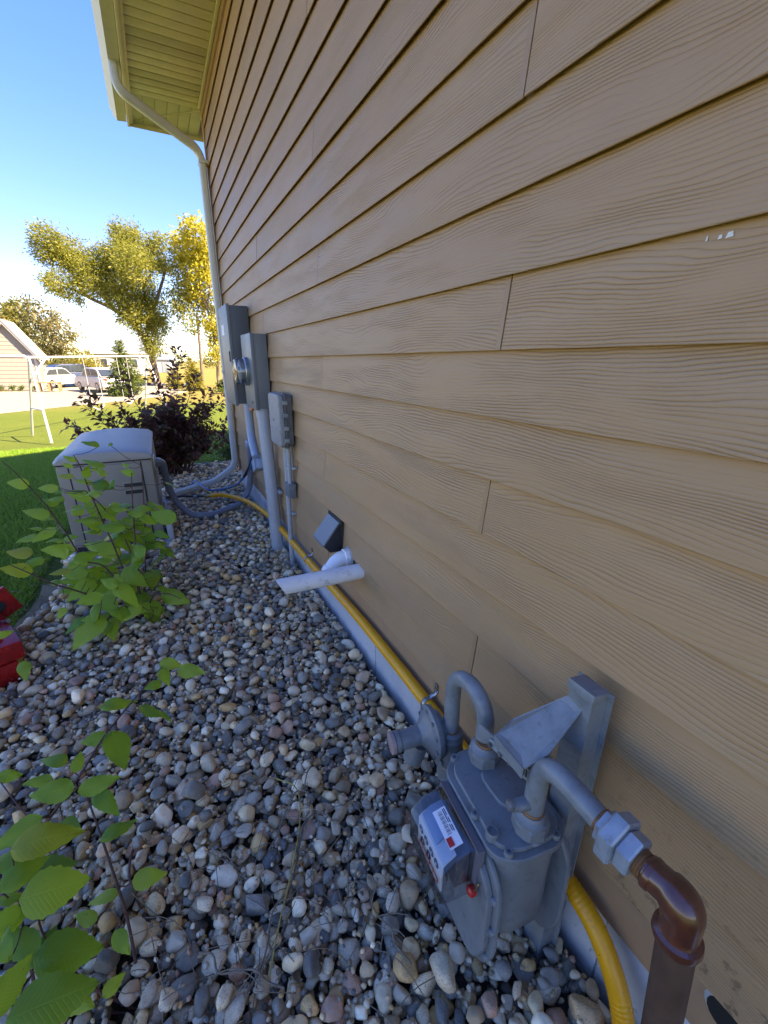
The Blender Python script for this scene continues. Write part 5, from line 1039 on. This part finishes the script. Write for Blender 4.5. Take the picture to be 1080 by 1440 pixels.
straw('dead_stems', 'tuft of dead brown stems at the foot of the leafy shrub', -.12, 2.95, .10, .16, 110, .16, M['twig'], 8, .16)
straw('dead_stems', 'little tuft of dead stems where the thick conduit enters the stones', .58, 2.72, .05, .10, 40, .10, M['twig'], 12, .07)
straw('dry_clippings', 'dry grass clippings on the bare soil beside the stones', -.90, 2.45, .07, .55, 260, .07, M['twig'], 15, .03)
yg = empty('yellow_straw', (.10, .7, 0), 'long yellowed grass stalk arching over the stones in front of the meter', 'grass stalk')
MB().tube(spline([(.02, .62, .05), (.07, .70, .10), (.14, .82, .10), (.20, .95, .08), (.22, 1.05, .10), (.17, 1.14, .075)], 7), .0022, 6).build('stalk', paint('straw_yellow', (.42, .30, .07), .6), yg)
rg = np.random.default_rng(40)
P = []; T = []; Nn = []; S_ = []; tone = []
for i in range(70):                                           # seedlings and fallen bits by the shrub
    x, y = rg.normal(-.18, .16), rg.normal(2.75, .25); P.append((x, y, gz(x, y)+rg.uniform(.0, .10))); T.append(rg.normal(size=3)*[1, 1, .4]); Nn.append([rg.normal()*.3, rg.normal()*.3, 1]); S_.append(rg.uniform(.02, .055)); tone.append(rg.random())
o = fan_foliage('ground_weeds', P, Nn, T, S_, .6, tone, M['hedge'], None); tag(o, 'low green weeds among the stones at the shrub foot', None)

P = []; T = []; Nn = []; S_ = []; tone = []
for i in range(110):                                          # fallen leaf scraps caught between the stones
    x, y = rg.uniform(-.7, .66), rg.uniform(.35, 3.2)**1.0; P.append((x, y, gz(x, y)+.004)); T.append([rg.normal(), rg.normal(), rg.normal()*.25]); Nn.append([rg.normal()*.4, rg.normal()*.4, 1]); S_.append(rg.uniform(.012, .04)); tone.append(rg.random())
o = fan_foliage('leaf_litter', P, Nn, T, S_, .6, tone, simple_leaf('dead_leaf', (.16, .09, .04), (.26, .16, .07), (.36, .26, .12), .1, (.3, .2, .08)), None); tag(o, 'small brown leaf scraps scattered between the stones', None)

# ------------------------------------------------------------------ grass blades of the near lawn
def grass():
    rg = np.random.default_rng(77); n = 90000
    y = rg.uniform(1.5, 10.5, n)**1.0; x = -.95-rg.random(n)**1.3*3.2
    keep = (x < np.array([edge_x(v) for v in y])-.10-.10*rg.random(n)) | (y > 3.4); keep &= ~((x > -.80) & (y < 5.1)); x, y = x[keep], y[keep]
    y2 = rg.uniform(7.0, 12, 16000); x2 = rg.uniform(-1.2, 3.2, 16000); x, y = np.concatenate([x, x2]), np.concatenate([y, y2]); n = len(x)
    z = terr(x, y)-.035; h = rg.uniform(.025, .06, n); a = rg.uniform(0, 6.28, n); w = rg.uniform(.0022, .0045, n)*(1+y*.12)
    lean = rg.normal(0, .028, (n, 2)); B0 = np.stack([x-np.cos(a)*w, y-np.sin(a)*w, z], 1); B1 = np.stack([x+np.cos(a)*w, y+np.sin(a)*w, z], 1); Tt = np.stack([x+lean[:, 0], y+lean[:, 1], z+h], 1)
    V = np.stack([B0, B1, Tt], 1).reshape(-1, 3); F = np.arange(3*n, dtype=np.int32)
    me = bpy.data.meshes.new('grass'); me.vertices.add(3*n); me.vertices.foreach_set('co', V.ravel()); me.loops.add(3*n); me.loops.foreach_set('vertex_index', F); me.polygons.add(n)
    me.polygons.foreach_set('loop_start', np.arange(0, 3*n, 3, dtype=np.int32)); me.polygons.foreach_set('loop_total', np.full(n, 3, dtype=np.int32)); me.update(calc_edges=True)
    at = me.attributes.new('tone', 'FLOAT', 'POINT'); at.data.foreach_set('value', np.repeat(rg.random(n), 3).astype(np.float32))
    me.materials.append(simple_leaf('grass_blade', (.13, .27, .018), (.18, .33, .026), (.25, .36, .045), .35)); o = link('grass', me); tag(o, 'mown green grass of the lawn beside the stones', 'grass', None, 'stuff')
grass()
# ------------------------------------------------------------------ background: swing set
M['swhite'] = paint('white_tube', (.42, .41, .39), .4, var=.06)
sw = empty('swing_set', (-2.4, 12.3, terrf(-2.4, 12.3)), 'white metal swing frame on the lawn behind the generator', 'swing set')
A0 = Vector((-2.42, 12.3, 1.50)); A1 = Vector((-.19, 16.5, 1.60))
MB().tube([A0+(A0-A1).normalized()*.12, A1+(A1-A0).normalized()*.12], .026, 10).build('top_bar', M['swhite'], sw)
legs = [(A0, Vector((-2.21, 11.35, -.24))), (A0, Vector((-2.93, 13.3, -.30))), (A1, Vector((.25, 15.6, -.34))), (A1, Vector((-.55, 17.5, -.36)))]
for a, b_ in legs: MB().tube([a, b_], .025, 10).build('leg', M['swhite'], sw)
MB().tube([A0.lerp(legs[0][1], .62), A0.lerp(legs[1][1], .62)], .018, 8).build('cross_bar', M['swhite'], sw)
MB().tube([A1.lerp(legs[2][1], .62), A1.lerp(legs[3][1], .62)], .018, 8).build('cross_bar', M['swhite'], sw)
for a, o_ in ((A0, 1), (A1, -1)):
    MB().tube([a+(A1-A0).normalized()*.5*o_, a.lerp(legs[0][1] if o_ == 1 else legs[2][1], .22)], .022, 8).build('brace', M['swhite'], sw)
for f_, s_ in ((.36, 'a'), (.46, 'a'), (.66, 'b'), (.76, 'b')):
    p = A0.lerp(A1, f_); MB().tube([p, p+Vector((0, 0, -1.25))], .006, 6).build('chain', M['swhite'], sw)
for f_ in (.36, .66):
    p, q = A0.lerp(A1, f_)+Vector((0, 0, -1.25)), A0.lerp(A1, f_+.10)+Vector((0, 0, -1.25))
    MB().tube(spline([p, p.lerp(q, .5)+Vector((0, 0, -.10)), q], 5), .022, 8).build('swing_seat', M['swhite'], sw)

# ------------------------------------------------------------------ garage
M['gsiding'] = paint('taupe_siding', (.22, .195, .165), .6, var=.04)
M['gwhite'] = paint('white_trim', (.45, .43, .40), .5, var=.03)
M['fgrey0'] = paint('light_shingle', (.25, .24, .22), .7, var=.08)
gar = empty('garage', (-9, 38, -.5), 'taupe sided garage gable with white trim at the left edge', 'garage')
gy, gxr, gapex, geave, gap_x = 38.0, -7.12, 3.66, 1.72, -8.41
for i in range(16):                                       # siding courses, each a board
    z0 = -.5+i*.2575
    def xl(z): return -9.70 if z <= geave else max(-9.70, gap_x-(gapex-z)*(gxr-gap_x)/(gapex-geave))
    def xr(z): return gxr if z <= geave else gap_x+(gapex-z)*(gxr-gap_x)/(gapex-geave)
    z1 = min(z0+.2575, gapex-.02)
    if z0 >= gapex-.05: break
    b = MB(); y_ = gy
    b.add([(xl(z0), y_-.02, z0), (xr(z0), y_-.02, z0), (xr(z1), y_, z1), (xl(z1), y_, z1), (xl(z0), y_+.1, z0), (xr(z0), y_+.1, z0), (xr(z1), y_+.1, z1), (xl(z1), y_+.1, z1)], [(0, 1, 2, 3), (4, 5, 6, 7), (0, 1, 5, 4), (1, 2, 6, 5), (2, 3, 7, 6), (3, 0, 4, 7)])
    b.build('siding_board', M['gsiding'], gar, False)
b = MB(); b.prism([(-9.70, -.5), (gxr-.02, -.5), (gxr-.02, geave), (gap_x, gapex-.04), (-9.70, geave)], (0, gy+2.7, 0), (1, 0, 0), (0, 0, 1), 2.55); b.build('walls', M['gsiding'], gar, False)
MB().box2((-9.75, gy-.06, geave-.10), (gxr+.02, gy-.025, geave+.06)).build('belt_trim', M['gwhite'], gar, False)
for sg in (1, -1):
    dx = (gxr+.30-gap_x); xa = gap_x+sg*dx; za = gapex-dx*(gapex-geave)/(gxr-gap_x)
    MB().prism([(gap_x, gapex), (xa, za), (xa, za+.18), (gap_x, gapex+.2)] if sg == 1 else [(xa, za), (gap_x, gapex), (gap_x, gapex+.2), (xa, za+.18)], (0, gy-.30, 0), (1, 0, 0), (0, 0, 1), -.06).build('rake_board', M['gwhite'], gar, False)
    MB().prism([(gap_x, gapex+.2), (xa, za+.18), (xa, za+.26), (gap_x, gapex+.28)] if sg == 1 else [(xa, za+.18), (gap_x, gapex+.2), (gap_x, gapex+.28), (xa, za+.26)], (0, gy+2.9, 0), (1, 0, 0), (0, 0, 1), 3.25).build('roof_slope', M['fgrey0'], gar, False)
    MB().prism([(gap_x, gapex), (xa, za), (xa, za+.03), (gap_x, gapex+.03)] if sg == 1 else [(xa, za), (gap_x, gapex), (gap_x, gapex+.03), (xa, za+.03)], (0, gy+.05, 0), (1, 0, 0), (0, 0, 1), .33).build('rake_soffit', M['gwhite'], gar, False)
MB().box2((gxr-.10, gy-.05, -.5), (gxr+.03, gy+.03, geave-.11)).build('corner_trim', M['gwhite'], gar, False)
for k, x in enumerate((-9.2, -8.6, -8.1, -7.5)):
    bush('garage_plant', (x, gy-.7, -.5), ['yellow green plant at the garage base, leftmost', 'yellow green plant at the garage base, second from the left', 'yellow green plant at the garage base, third from the left', 'yellow green plant nearest the garage corner'][k], .02, .28, .2, .42, 8, 22, .12, M.setdefault('yelgreen', None) or M['hedge'], 60+k)

# ------------------------------------------------------------------ cars
def car(name, label, loc, rz, col, L_=4.5, H_=1.45, W_=1.78):
    root = empty(name, loc, label, 'car', 'cars parked beyond the driveway'); mt = paint('car_paint', col, .25, .1, var=.03, bump=0); gl = M.setdefault('carglass', None) or paint('car_glass', (.03, .04, .05), .08, bump=0); M['carglass'] = gl
    rot = Matrix.Rotation(rz, 3, 'Z')
    def tf(b): b.v = [tuple(rot @ Vector(v)+Vector(loc)) for v in b.v]; return b
    s = L_/4.5; h = H_/1.45
    lower = [(-2.25, .30), (-2.2, .72), (-2.1, .86), (-1.3, .93), (1.05, .93), (1.95, .84), (2.22, .68), (2.25, .32), (1.9, .24), (-1.9, .24)]
    cab = [(-1.95, .92), (-1.45, 1.36), (-1.1, 1.43), (.15, 1.45), (.5, 1.38), (1.15, .93)]
    b = MB(); b.prism([(p[0]*s, p[1]*h) for p in lower], (0, W_/2, 0), (1, 0, 0), (0, 0, 1), W_, .06, 2); tf(b).build('body', mt, root)
    b = MB(); b.prism([(p[0]*s, p[1]*h) for p in cab], (0, W_/2-.10, 0), (1, 0, 0), (0, 0, 1), W_-.20, .07, 2); cabo = tf(b).build('cabin', mt, root)
    for sg in (1, -1):
        for poly in ([(-1.70, .97), (-1.32, 1.32), (-.55, 1.36), (-.55, .97)], [(-.45, .97), (-.45, 1.36), (.15, 1.37), (.42, 1.32), (.95, .97)]):
            b = MB(); yy = sg*(W_/2-.095); b.prism([(p[0]*s, p[1]*h) for p in poly], (0, yy+.005, 0), (1, 0, 0), (0, 0, 1), .02); tf(b).build('window', gl, cabo, False)
    for x0_, z0_, x1_, z1_ in ((.56, 1.36, 1.17, .98), (-1.97, .98, -1.50, 1.34)):
        b = MB(); o_ = .012 if x0_ > 0 else -.012; ww = W_/2-.18
        b.add([(x0_*s+o_, -ww, z0_*h+.01), (x1_*s+o_, -ww, z1_*h+.01), (x1_*s+o_, ww, z1_*h+.01), (x0_*s+o_, ww, z0_*h+.01)], [(0, 1, 2, 3)]); tf(b).build('windscreen' if x0_ > 0 else 'rear_window', gl, cabo, False)
    for sg in (1, -1):
        for x in (-1.38, 1.38):
            b = MB(); b.lathe((x*s, sg*(W_/2-.20), .32), (0, sg, 0), [(.25, 0), (.32, .02), (.32, .18), (.28, .21), (.20, .21)], 20); w_ = tf(b).build('wheel', M['black'], root)
            b = MB(); b.lathe((x*s, sg*(W_/2+.005), .32), (0, sg, 0), [(.20, 0), (.19, .012), (.05, .004), (0, .004)], 16); tf(b).build('rim', M['galv'], w_)
        b = MB(); b.box((2.20*s, sg*.62, .70*h), (.10, .34, .13), None, .02); tf(b).build('headlight', M['white'], root)
        b = MB(); b.box((-2.19*s, sg*.66, .76*h), (.08, .26, .14), None, .02); tf(b).build('tail_light', M['red'], root)
    return root
car('parked_car', 'white car parked nearest the garage corner', (-7.0, 41.4, -.5), R(62), (.42, .41, .40), 4.2, 1.42)
car('parked_car', 'dark blue car parked between the two white ones', (-5.75, 43.0, -.5), R(28), (.035, .05, .09), 4.5, 1.68)
car('parked_car', 'white car parked nearest the spruce', (-3.35, 35.6, -.5), R(118), (.42, .41, .41), 4.3, 1.5)
M['woodb'] = paint('brown_wood', (.30, .17, .08), .7, var=.15)
tb = empty('wooden_table', (-6.3, 36.2, -.5), 'brown wooden table standing beside the garage corner', 'table')
MB().box2((-7.05, 35.9, .02), (-5.75, 36.6, .09), .01).build('top', M['woodb'], tb)
for x in (-6.95, -6.4, -5.85):
    for y in (35.98, 36.52): MB().box2((x-.06, y-.05, -.5), (x+.06, y+.05, .02), .005).build('leg', M['woodb'], tb)

# ------------------------------------------------------------------ trees
M['bark'] = paint('bark', (.12, .095, .07), .85, var=.25, scale=3, bump=.6, bscale=8, bdist=.05)
M['willow'] = simple_leaf('willow_leaf', (.13, .14, .025), (.22, .215, .035), (.31, .28, .055), .42)
M['yellowl'] = simple_leaf('yellow_leaf', (.24, .23, .02), (.36, .33, .03), (.44, .40, .06), .4, (.7, .6, .08))
M['olive'] = simple_leaf('olive_leaf', (.085, .095, .022), (.14, .135, .032), (.20, .17, .045), .3)
M['olive2'] = simple_leaf('dry_olive_leaf', (.11, .095, .045), (.17, .14, .065), (.24, .20, .09), .3)
M['spruce'] = simple_leaf('spruce_needles', (.035, .065, .016), (.07, .105, .022), (.13, .15, .035), .2)
M['goldc'] = simple_leaf('golden_needles', (.14, .12, .015), (.22, .18, .02), (.30, .24, .035), .25)
M['yelgreen'] = M['goldc']
def crown(root, clumps, y, mat, per, L_, W_, seed, sway=(0, 0, -1), dy=1.0, spread=.75, tuft=9):
    """clumps of (x, z, radius): leaf sprays scattered through each clump in small tufts, uneven, with gaps between"""
    rg = np.random.default_rng(seed); P = []; T = []; Nn = []; S_ = []; tone = []
    for (x, z, r) in clumps:
        cy = y+rg.normal()*dy*r; ct = rg.random()*.35
        nt = int(per*r*r)
        for i in range(nt):
            u = rg.normal(size=3); u /= np.linalg.norm(u); c = np.array([x, cy, z])+u*r*rg.random()**.4*np.array([1, 1.1, .85])*spread*1.3; th = rg.random()
            dirv = np.array(sway, float)+rg.normal(size=3)*.55+u*.45; dirv /= np.linalg.norm(dirv)
            for k in range(tuft):
                P.append(c+rg.normal(size=3)*L_*.7+dirv*L_*k*.22); T.append(dirv+rg.normal(size=3)*.45); Nn.append(rg.normal(size=3)+np.array([0, 0, .6])); S_.append(L_*rg.uniform(.6, 1.3)); tone.append((ct+.5*th+.25*rg.random()) % 1)
    return fan_foliage('crown', P, Nn, T, S_, W_, tone, mat, root)
def limbs(root, ls, y, r0, seed, name='trunk'):
    rg = random.Random(seed)
    for j, l in enumerate(ls):
        p = spline([(x, y+rg.uniform(-.3, .3)*(i > 0), z) for i, (x, z) in enumerate(l)], 5); n = len(p); r = r0*(1 if j == 0 else .55)
        MB().tube(p, [r*(1-.82*i/(n-1)) for i in range(n)], 9).build(name if j == 0 else 'limb', M['bark'], root)
wt = empty('willow_tree', (0, 42, -.5), 'large windblown willow tree leaning left against the blue sky', 'tree')
limbs(wt, [[(0, -.5), (-.05, .8), (-.14, 1.85), (-.49, 3.2), (-.97, 4.2), (-2.3, 5.25), (-3.9, 6.1), (-4.35, 7.4), (-5.1, 8.3)], [(-.38, 2.87), (.04, 4.56), (.16, 6.36), (-.29, 8.35), (-.64, 9.8)], [(-.01, 4.2), (1.15, 6.6), (1.92, 8.56), (1.8, 9.8)], [(-.97, 4.2), (-1.35, 5.6), (-1.7, 7), (-2.24, 8.2)], [(-2.3, 5.25), (-2.7, 6.3), (-3.3, 7.6)], [(-3.9, 6.1), (-5, 6.6)], [(-.49, 3.2), (.3, 4.2), (1.0, 5.2)]], 42, .30, 3)
WC = [(-5.38, 9.56, .96), (-4.39, 9.25, .97), (-5.83, 8.68, .64), (-4.95, 8.49, .73), (-4.01, 8.44, .82), (-5.03, 6.74, .83), (-5.6, 6.55, .58), (-4.36, 5.89, .5), (-3.33, 7.62, 1.17), (-2.16, 8.62, 1.18), (-.52, 10.56, .84), (-.04, 9.88, 1.2), (-.79, 8.91, 1.2), (-1.63, 7.47, 1.37), (-.05, 7.91, 1.4), (.35, 6.53, 1.07), (-.73, 5.66, 1.06), (-1.57, 6.08, 1.05), (1.22, 9.11, .88), (1.83, 10.09, .79), (1.92, 8.56, .71), (.79, 5.26, 1.0), (-.89, 4.68, .89), (-.17, 4.22, .81), (.97, 4.27, .82), (.32, 3.23, .83), (-3.1, 6.59, .85), (.1, 2.3, .6)]
crown(wt, WC, 42, M['willow'], 225, .21, .36, 31, sway=(-.75, 0, -.15), dy=.9, spread=.84)
yt = empty('yellow_tree', (4.7, 40, -.5), 'yellow autumn tree beside the house corner', 'tree')
limbs(yt, [[(4.69, -.5), (4.7, .3), (4.78, 1.9), (4.72, 3.6), (4.36, 5.6), (3.85, 6.85), (3.2, 8.0), (2.9, 9.2)], [(4.36, 5.6), (4.89, 7.25), (4.75, 8.8), (4.4, 10)], [(4.72, 3.6), (5.4, 5.4), (5.8, 7.2)], [(3.85, 6.85), (3.0, 6.0)]], 40, .16, 8)
crown(yt, [(3.04, 10.26, .67), (3.99, 10.37, 1.02), (3.69, 9.3, 1.2), (4.48, 9.23, .87), (3.85, 8.1, 1.05), (4.64, 7.86, .88), (5.07, 10.05, .52), (3.53, 6.83, .80), (4.13, 6.4, .9), (4.7, 5.62, .72), (4.73, 4.47, .85), (4.77, 3.28, .74), (4.82, 2.25, .56), (5.89, 8.6, .89), (5.85, 6.68, 1.09), (5.76, 4.35, .93)], 40, M['yellowl'], 110, .22, .62, 33, sway=(-.1, 0, -.5))
crown(yt, [(2.98, 7.56, .8), (2.6, 8.7, .8), (2.5, 7.0, .8), (2.4, 5.9, .8), (2.82, 5.19, .8), (3.2, 6.2, .8), (3.3, 4.2, .7)], 40.5, M['willow'], 80, .22, .5, 34, sway=(-.2, 0, -.6))
l1 = empty('olive_tree', (-12.6, 62, -.5), 'dense olive green tree behind the garage roof', 'tree'); limbs(l1, [[(-12.6, -.5), (-12.6, 2.5), (-12.2, 5)]], 62, .25, 4)
crown(l1, [(-13.16, 5.85, 1.18), (-11.73, 6.36, 1.2), (-13.7, 4.3, 1.43), (-12.31, 4.58, 1.45), (-11.44, 3.26, 1.23), (-13.24, 2.98, 1.45), (-14.66, 4.92, 1.65)], 62, M['olive'], 70, .32, .55, 35, sway=(-.2, 0, -.3))
l2 = empty('bare_tree', (-8.9, 58, -.5), 'thin leaved brownish tree to the right of the garage roof', 'tree'); limbs(l2, [[(-8.9, -.5), (-8.9, 1.8), (-9.3, 3.6), (-9.9, 6.0)], [(-8.9, 1.8), (-8.3, 3.4), (-8.6, 5.4)], [(-8.6, 2.6), (-7.6, 3.5), (-7.0, 4.2)], [(-9.1, 2.7), (-9.6, 4.4)]], 58, .2, 5)
crown(l2, [(-9.98, 6.51, .9), (-10.43, 5.25, .91), (-9.41, 4.88, 1.03), (-8.67, 5.75, .92), (-8.21, 4.29, 1.17), (-7.85, 3.22, .94), (-9.43, 2.96, 1.16), (-7.08, 4.11, .59), (-9.08, 1.87, .94), (-10.18, 2.07, .93)], 58, M['olive2'], 50, .30, .5, 36, sway=(.2, 0, -.3))
for k, (x, z, r) in enumerate([(-6.2, 1.75, .97), (-5.0, 1.35, .87), (-7.5, 1.2, .8), (-8.5, .9, .8), (-9.9, .9, .9)]):
    hb = empty('roadside_shrub', (x, 52+k*.3, -.5), ['yellowish shrub behind the cars, tallest of the row', 'yellowish shrub behind the cars, rightmost of the row', 'yellowish shrub behind the cars, middle of the row', 'yellowish shrub behind the white car by the garage', 'yellowish shrub mostly hidden by the garage corner'][k], 'shrub', 'shrubs behind the cars')
    limbs(hb, [[(x, -.5), (x+.05, .4), (x, z)]], 52+k*.3, .06, k, 'stem'); crown(hb, [(x, z-.2, r), (x-.3, z-.9, r), (x+.35, z-1.1, r*.9)], 52+k*.3, M['goldc'] if k < 2 else M['olive'], 34, .20, .55, 50+k, sway=(0, 0, .2))
def conifer(name, label, x, y, h, w, mat, seed, L_=.16):
    z0 = terrf(x, y); root = empty(name, (x, y, z0), label, 'tree'); MB().tube([(x, y, z0-.1), (x, y, z0+h)], [.06, .01], 8).build('trunk', M['bark'], root)
    rg = np.random.default_rng(seed); P = []; T = []; Nn = []; S_ = []; tone = []; tiers = int(h/.16)
    for t in range(tiers):
        f_ = t/tiers; z = z0+.12+f_*(h-.1); R_ = w*(1-f_)**.85*(.85+.3*rg.random())+.05; nb = int(9+10*(1-f_))
        for q in range(nb):
            a = rg.uniform(0, 6.28); dr = np.array([math.cos(a), math.sin(a), -.18]); ln = R_*rg.uniform(.65, 1.1)
            for s_ in np.linspace(.15, 1, max(3, int(ln/.06))):
                p = np.array([x, y, z])+dr*ln*s_+np.array([0, 0, .10*s_*s_])
                for e in range(3): P.append(p+rg.normal(size=3)*.02); T.append(dr*.8+rg.normal(size=3)*.6); Nn.append(rg.normal(size=3)+[0, 0, .7]); S_.append(L_*rg.uniform(.6, 1.2)); tone.append((f_*.2+.4*s_+.3*rg.random()) % 1)
    fan_foliage('crown', P, Nn, T, S_, .35, tone, mat, root); return root
conifer('spruce_tree', 'green spruce behind the swing frame, left of the purple bush tips', -1.62, 30, 3.05, 1.15, M['spruce'], 71)
conifer('golden_conifer', 'small golden conifer seen between the bush and the house corner', 2.30, 34, 2.2, .80, M['goldc'], 72)
conifer('golden_conifer', 'little golden conifer behind the purple bush top', 1.15, 37, 1.5, .65, M['goldc'], 73)
bush('round_shrub', (3.75, 29.6, -.46), 'round dark green shrub at the lawn edge near the house corner', .05, .75, .7, .95, 34, 50, .13, M['hedge'], 74)

# far buildings and field edge
fh = empty('farmhouse', (-4, 72, -.5), 'distant white house with grey roof behind the spruce', 'house')
M['fwhite'] = paint('white_cladding', (.40, .41, .42), .6, var=.03); M['fgrey'] = paint('grey_roofing', (.16, .19, .22), .6, var=.06)
MB().box2((-6.9, 70, -.5), (-.9, 77, 2.45)).build('wall', M['fwhite'], fh, False)
b = MB(); b.prism([(69.6, 2.40), (73.5, 4.35), (77.4, 2.40)], (-7.2, 0, 0), (0, 1, 0), (0, 0, 1), 6.6); b.build('roof', M['fgrey'], fh, False)
MB().box2((-7.2, 69.55, 2.28), (-.6, 69.66, 2.45)).build('eave', M['gwhite'], fh, False)
for x in (-5.9, -4.2, -2.4):
    f_ = MB().box2((x-.45, 69.93, .55), (x+.45, 69.99, 1.75)).build('window', M['gwhite'], fh, False); MB().box2((x-.36, 69.9, .64), (x+.36, 69.93, 1.66)).build('pane', M['carglass'], f_, False)
sh_ = empty('far_shed', (2.0, 92, -.5), 'low pale shed far off between the spruce and the golden conifer', 'shed')
MB().box2((.4, 90, -.5), (3.4, 95, 1.7)).build('wall', M['fwhite'], sh_, False)
b = MB(); b.prism([(89.7, 1.68), (92.5, 2.6), (95.3, 1.68)], (.2, 0, 0), (0, 1, 0), (0, 0, 1), 3.4); b.build('roof', M['fgrey'], sh_, False)
MB().box2((1.2, 89.9, -.5), (2.2, 89.98, 1.3)).build('door', M['fgrey'], sh_, False)
pole = empty('utility_pole', (4.3, 50, -.5), 'slim dark wooden pole standing beside the yellow tree', 'pole')
MB().tube([(4.25, 50, -.6), (4.53, 50, 6.0)], [.15, .11], 10).build('shaft', M['bark'], pole); MB().box((4.52, 49.86, 5.7), (1.5, .1, .1), None, .01).build('crossarm', M['bark'], pole)
rg = np.random.default_rng(5); Pc = []
for i in range(90):
    x = -70+i*2.3+rg.normal()*1.2; Pc.append((x, 1.0+rg.random()*1.6, 1.6+rg.random()*1.3))
tl = empty('tree_line', (0, 150, -.5)); cr = crown(tl, Pc, 150, M['olive'], 5, .62, .6, 91, sway=(0, 0, .3), dy=2.5)
bpy.data.objects.remove(tl); cr.parent = None; cr.name = 'far_tree_line'; cr.location = (0, 0, 0); tag(cr, 'hazy line of far trees along the horizon', 'trees', None, 'stuff')

# groups of alike things
for o_ in list(bpy.data.objects):
    if o_.parent is None and 'category' in o_.keys():
        k_ = o_.name.split('.')[0]
        g_ = {'pipe_strap': 'straps holding the yellow gas line', 'golden_conifer': 'small golden conifers behind the lawn', 'leafy_shrub': 'leafy green shrubs in the stones', 'garage_plant': 'plants along the garage base', 'dry_twig': 'dry twigs on the stones'}.get(k_)
        if g_: o_['group'] = g_
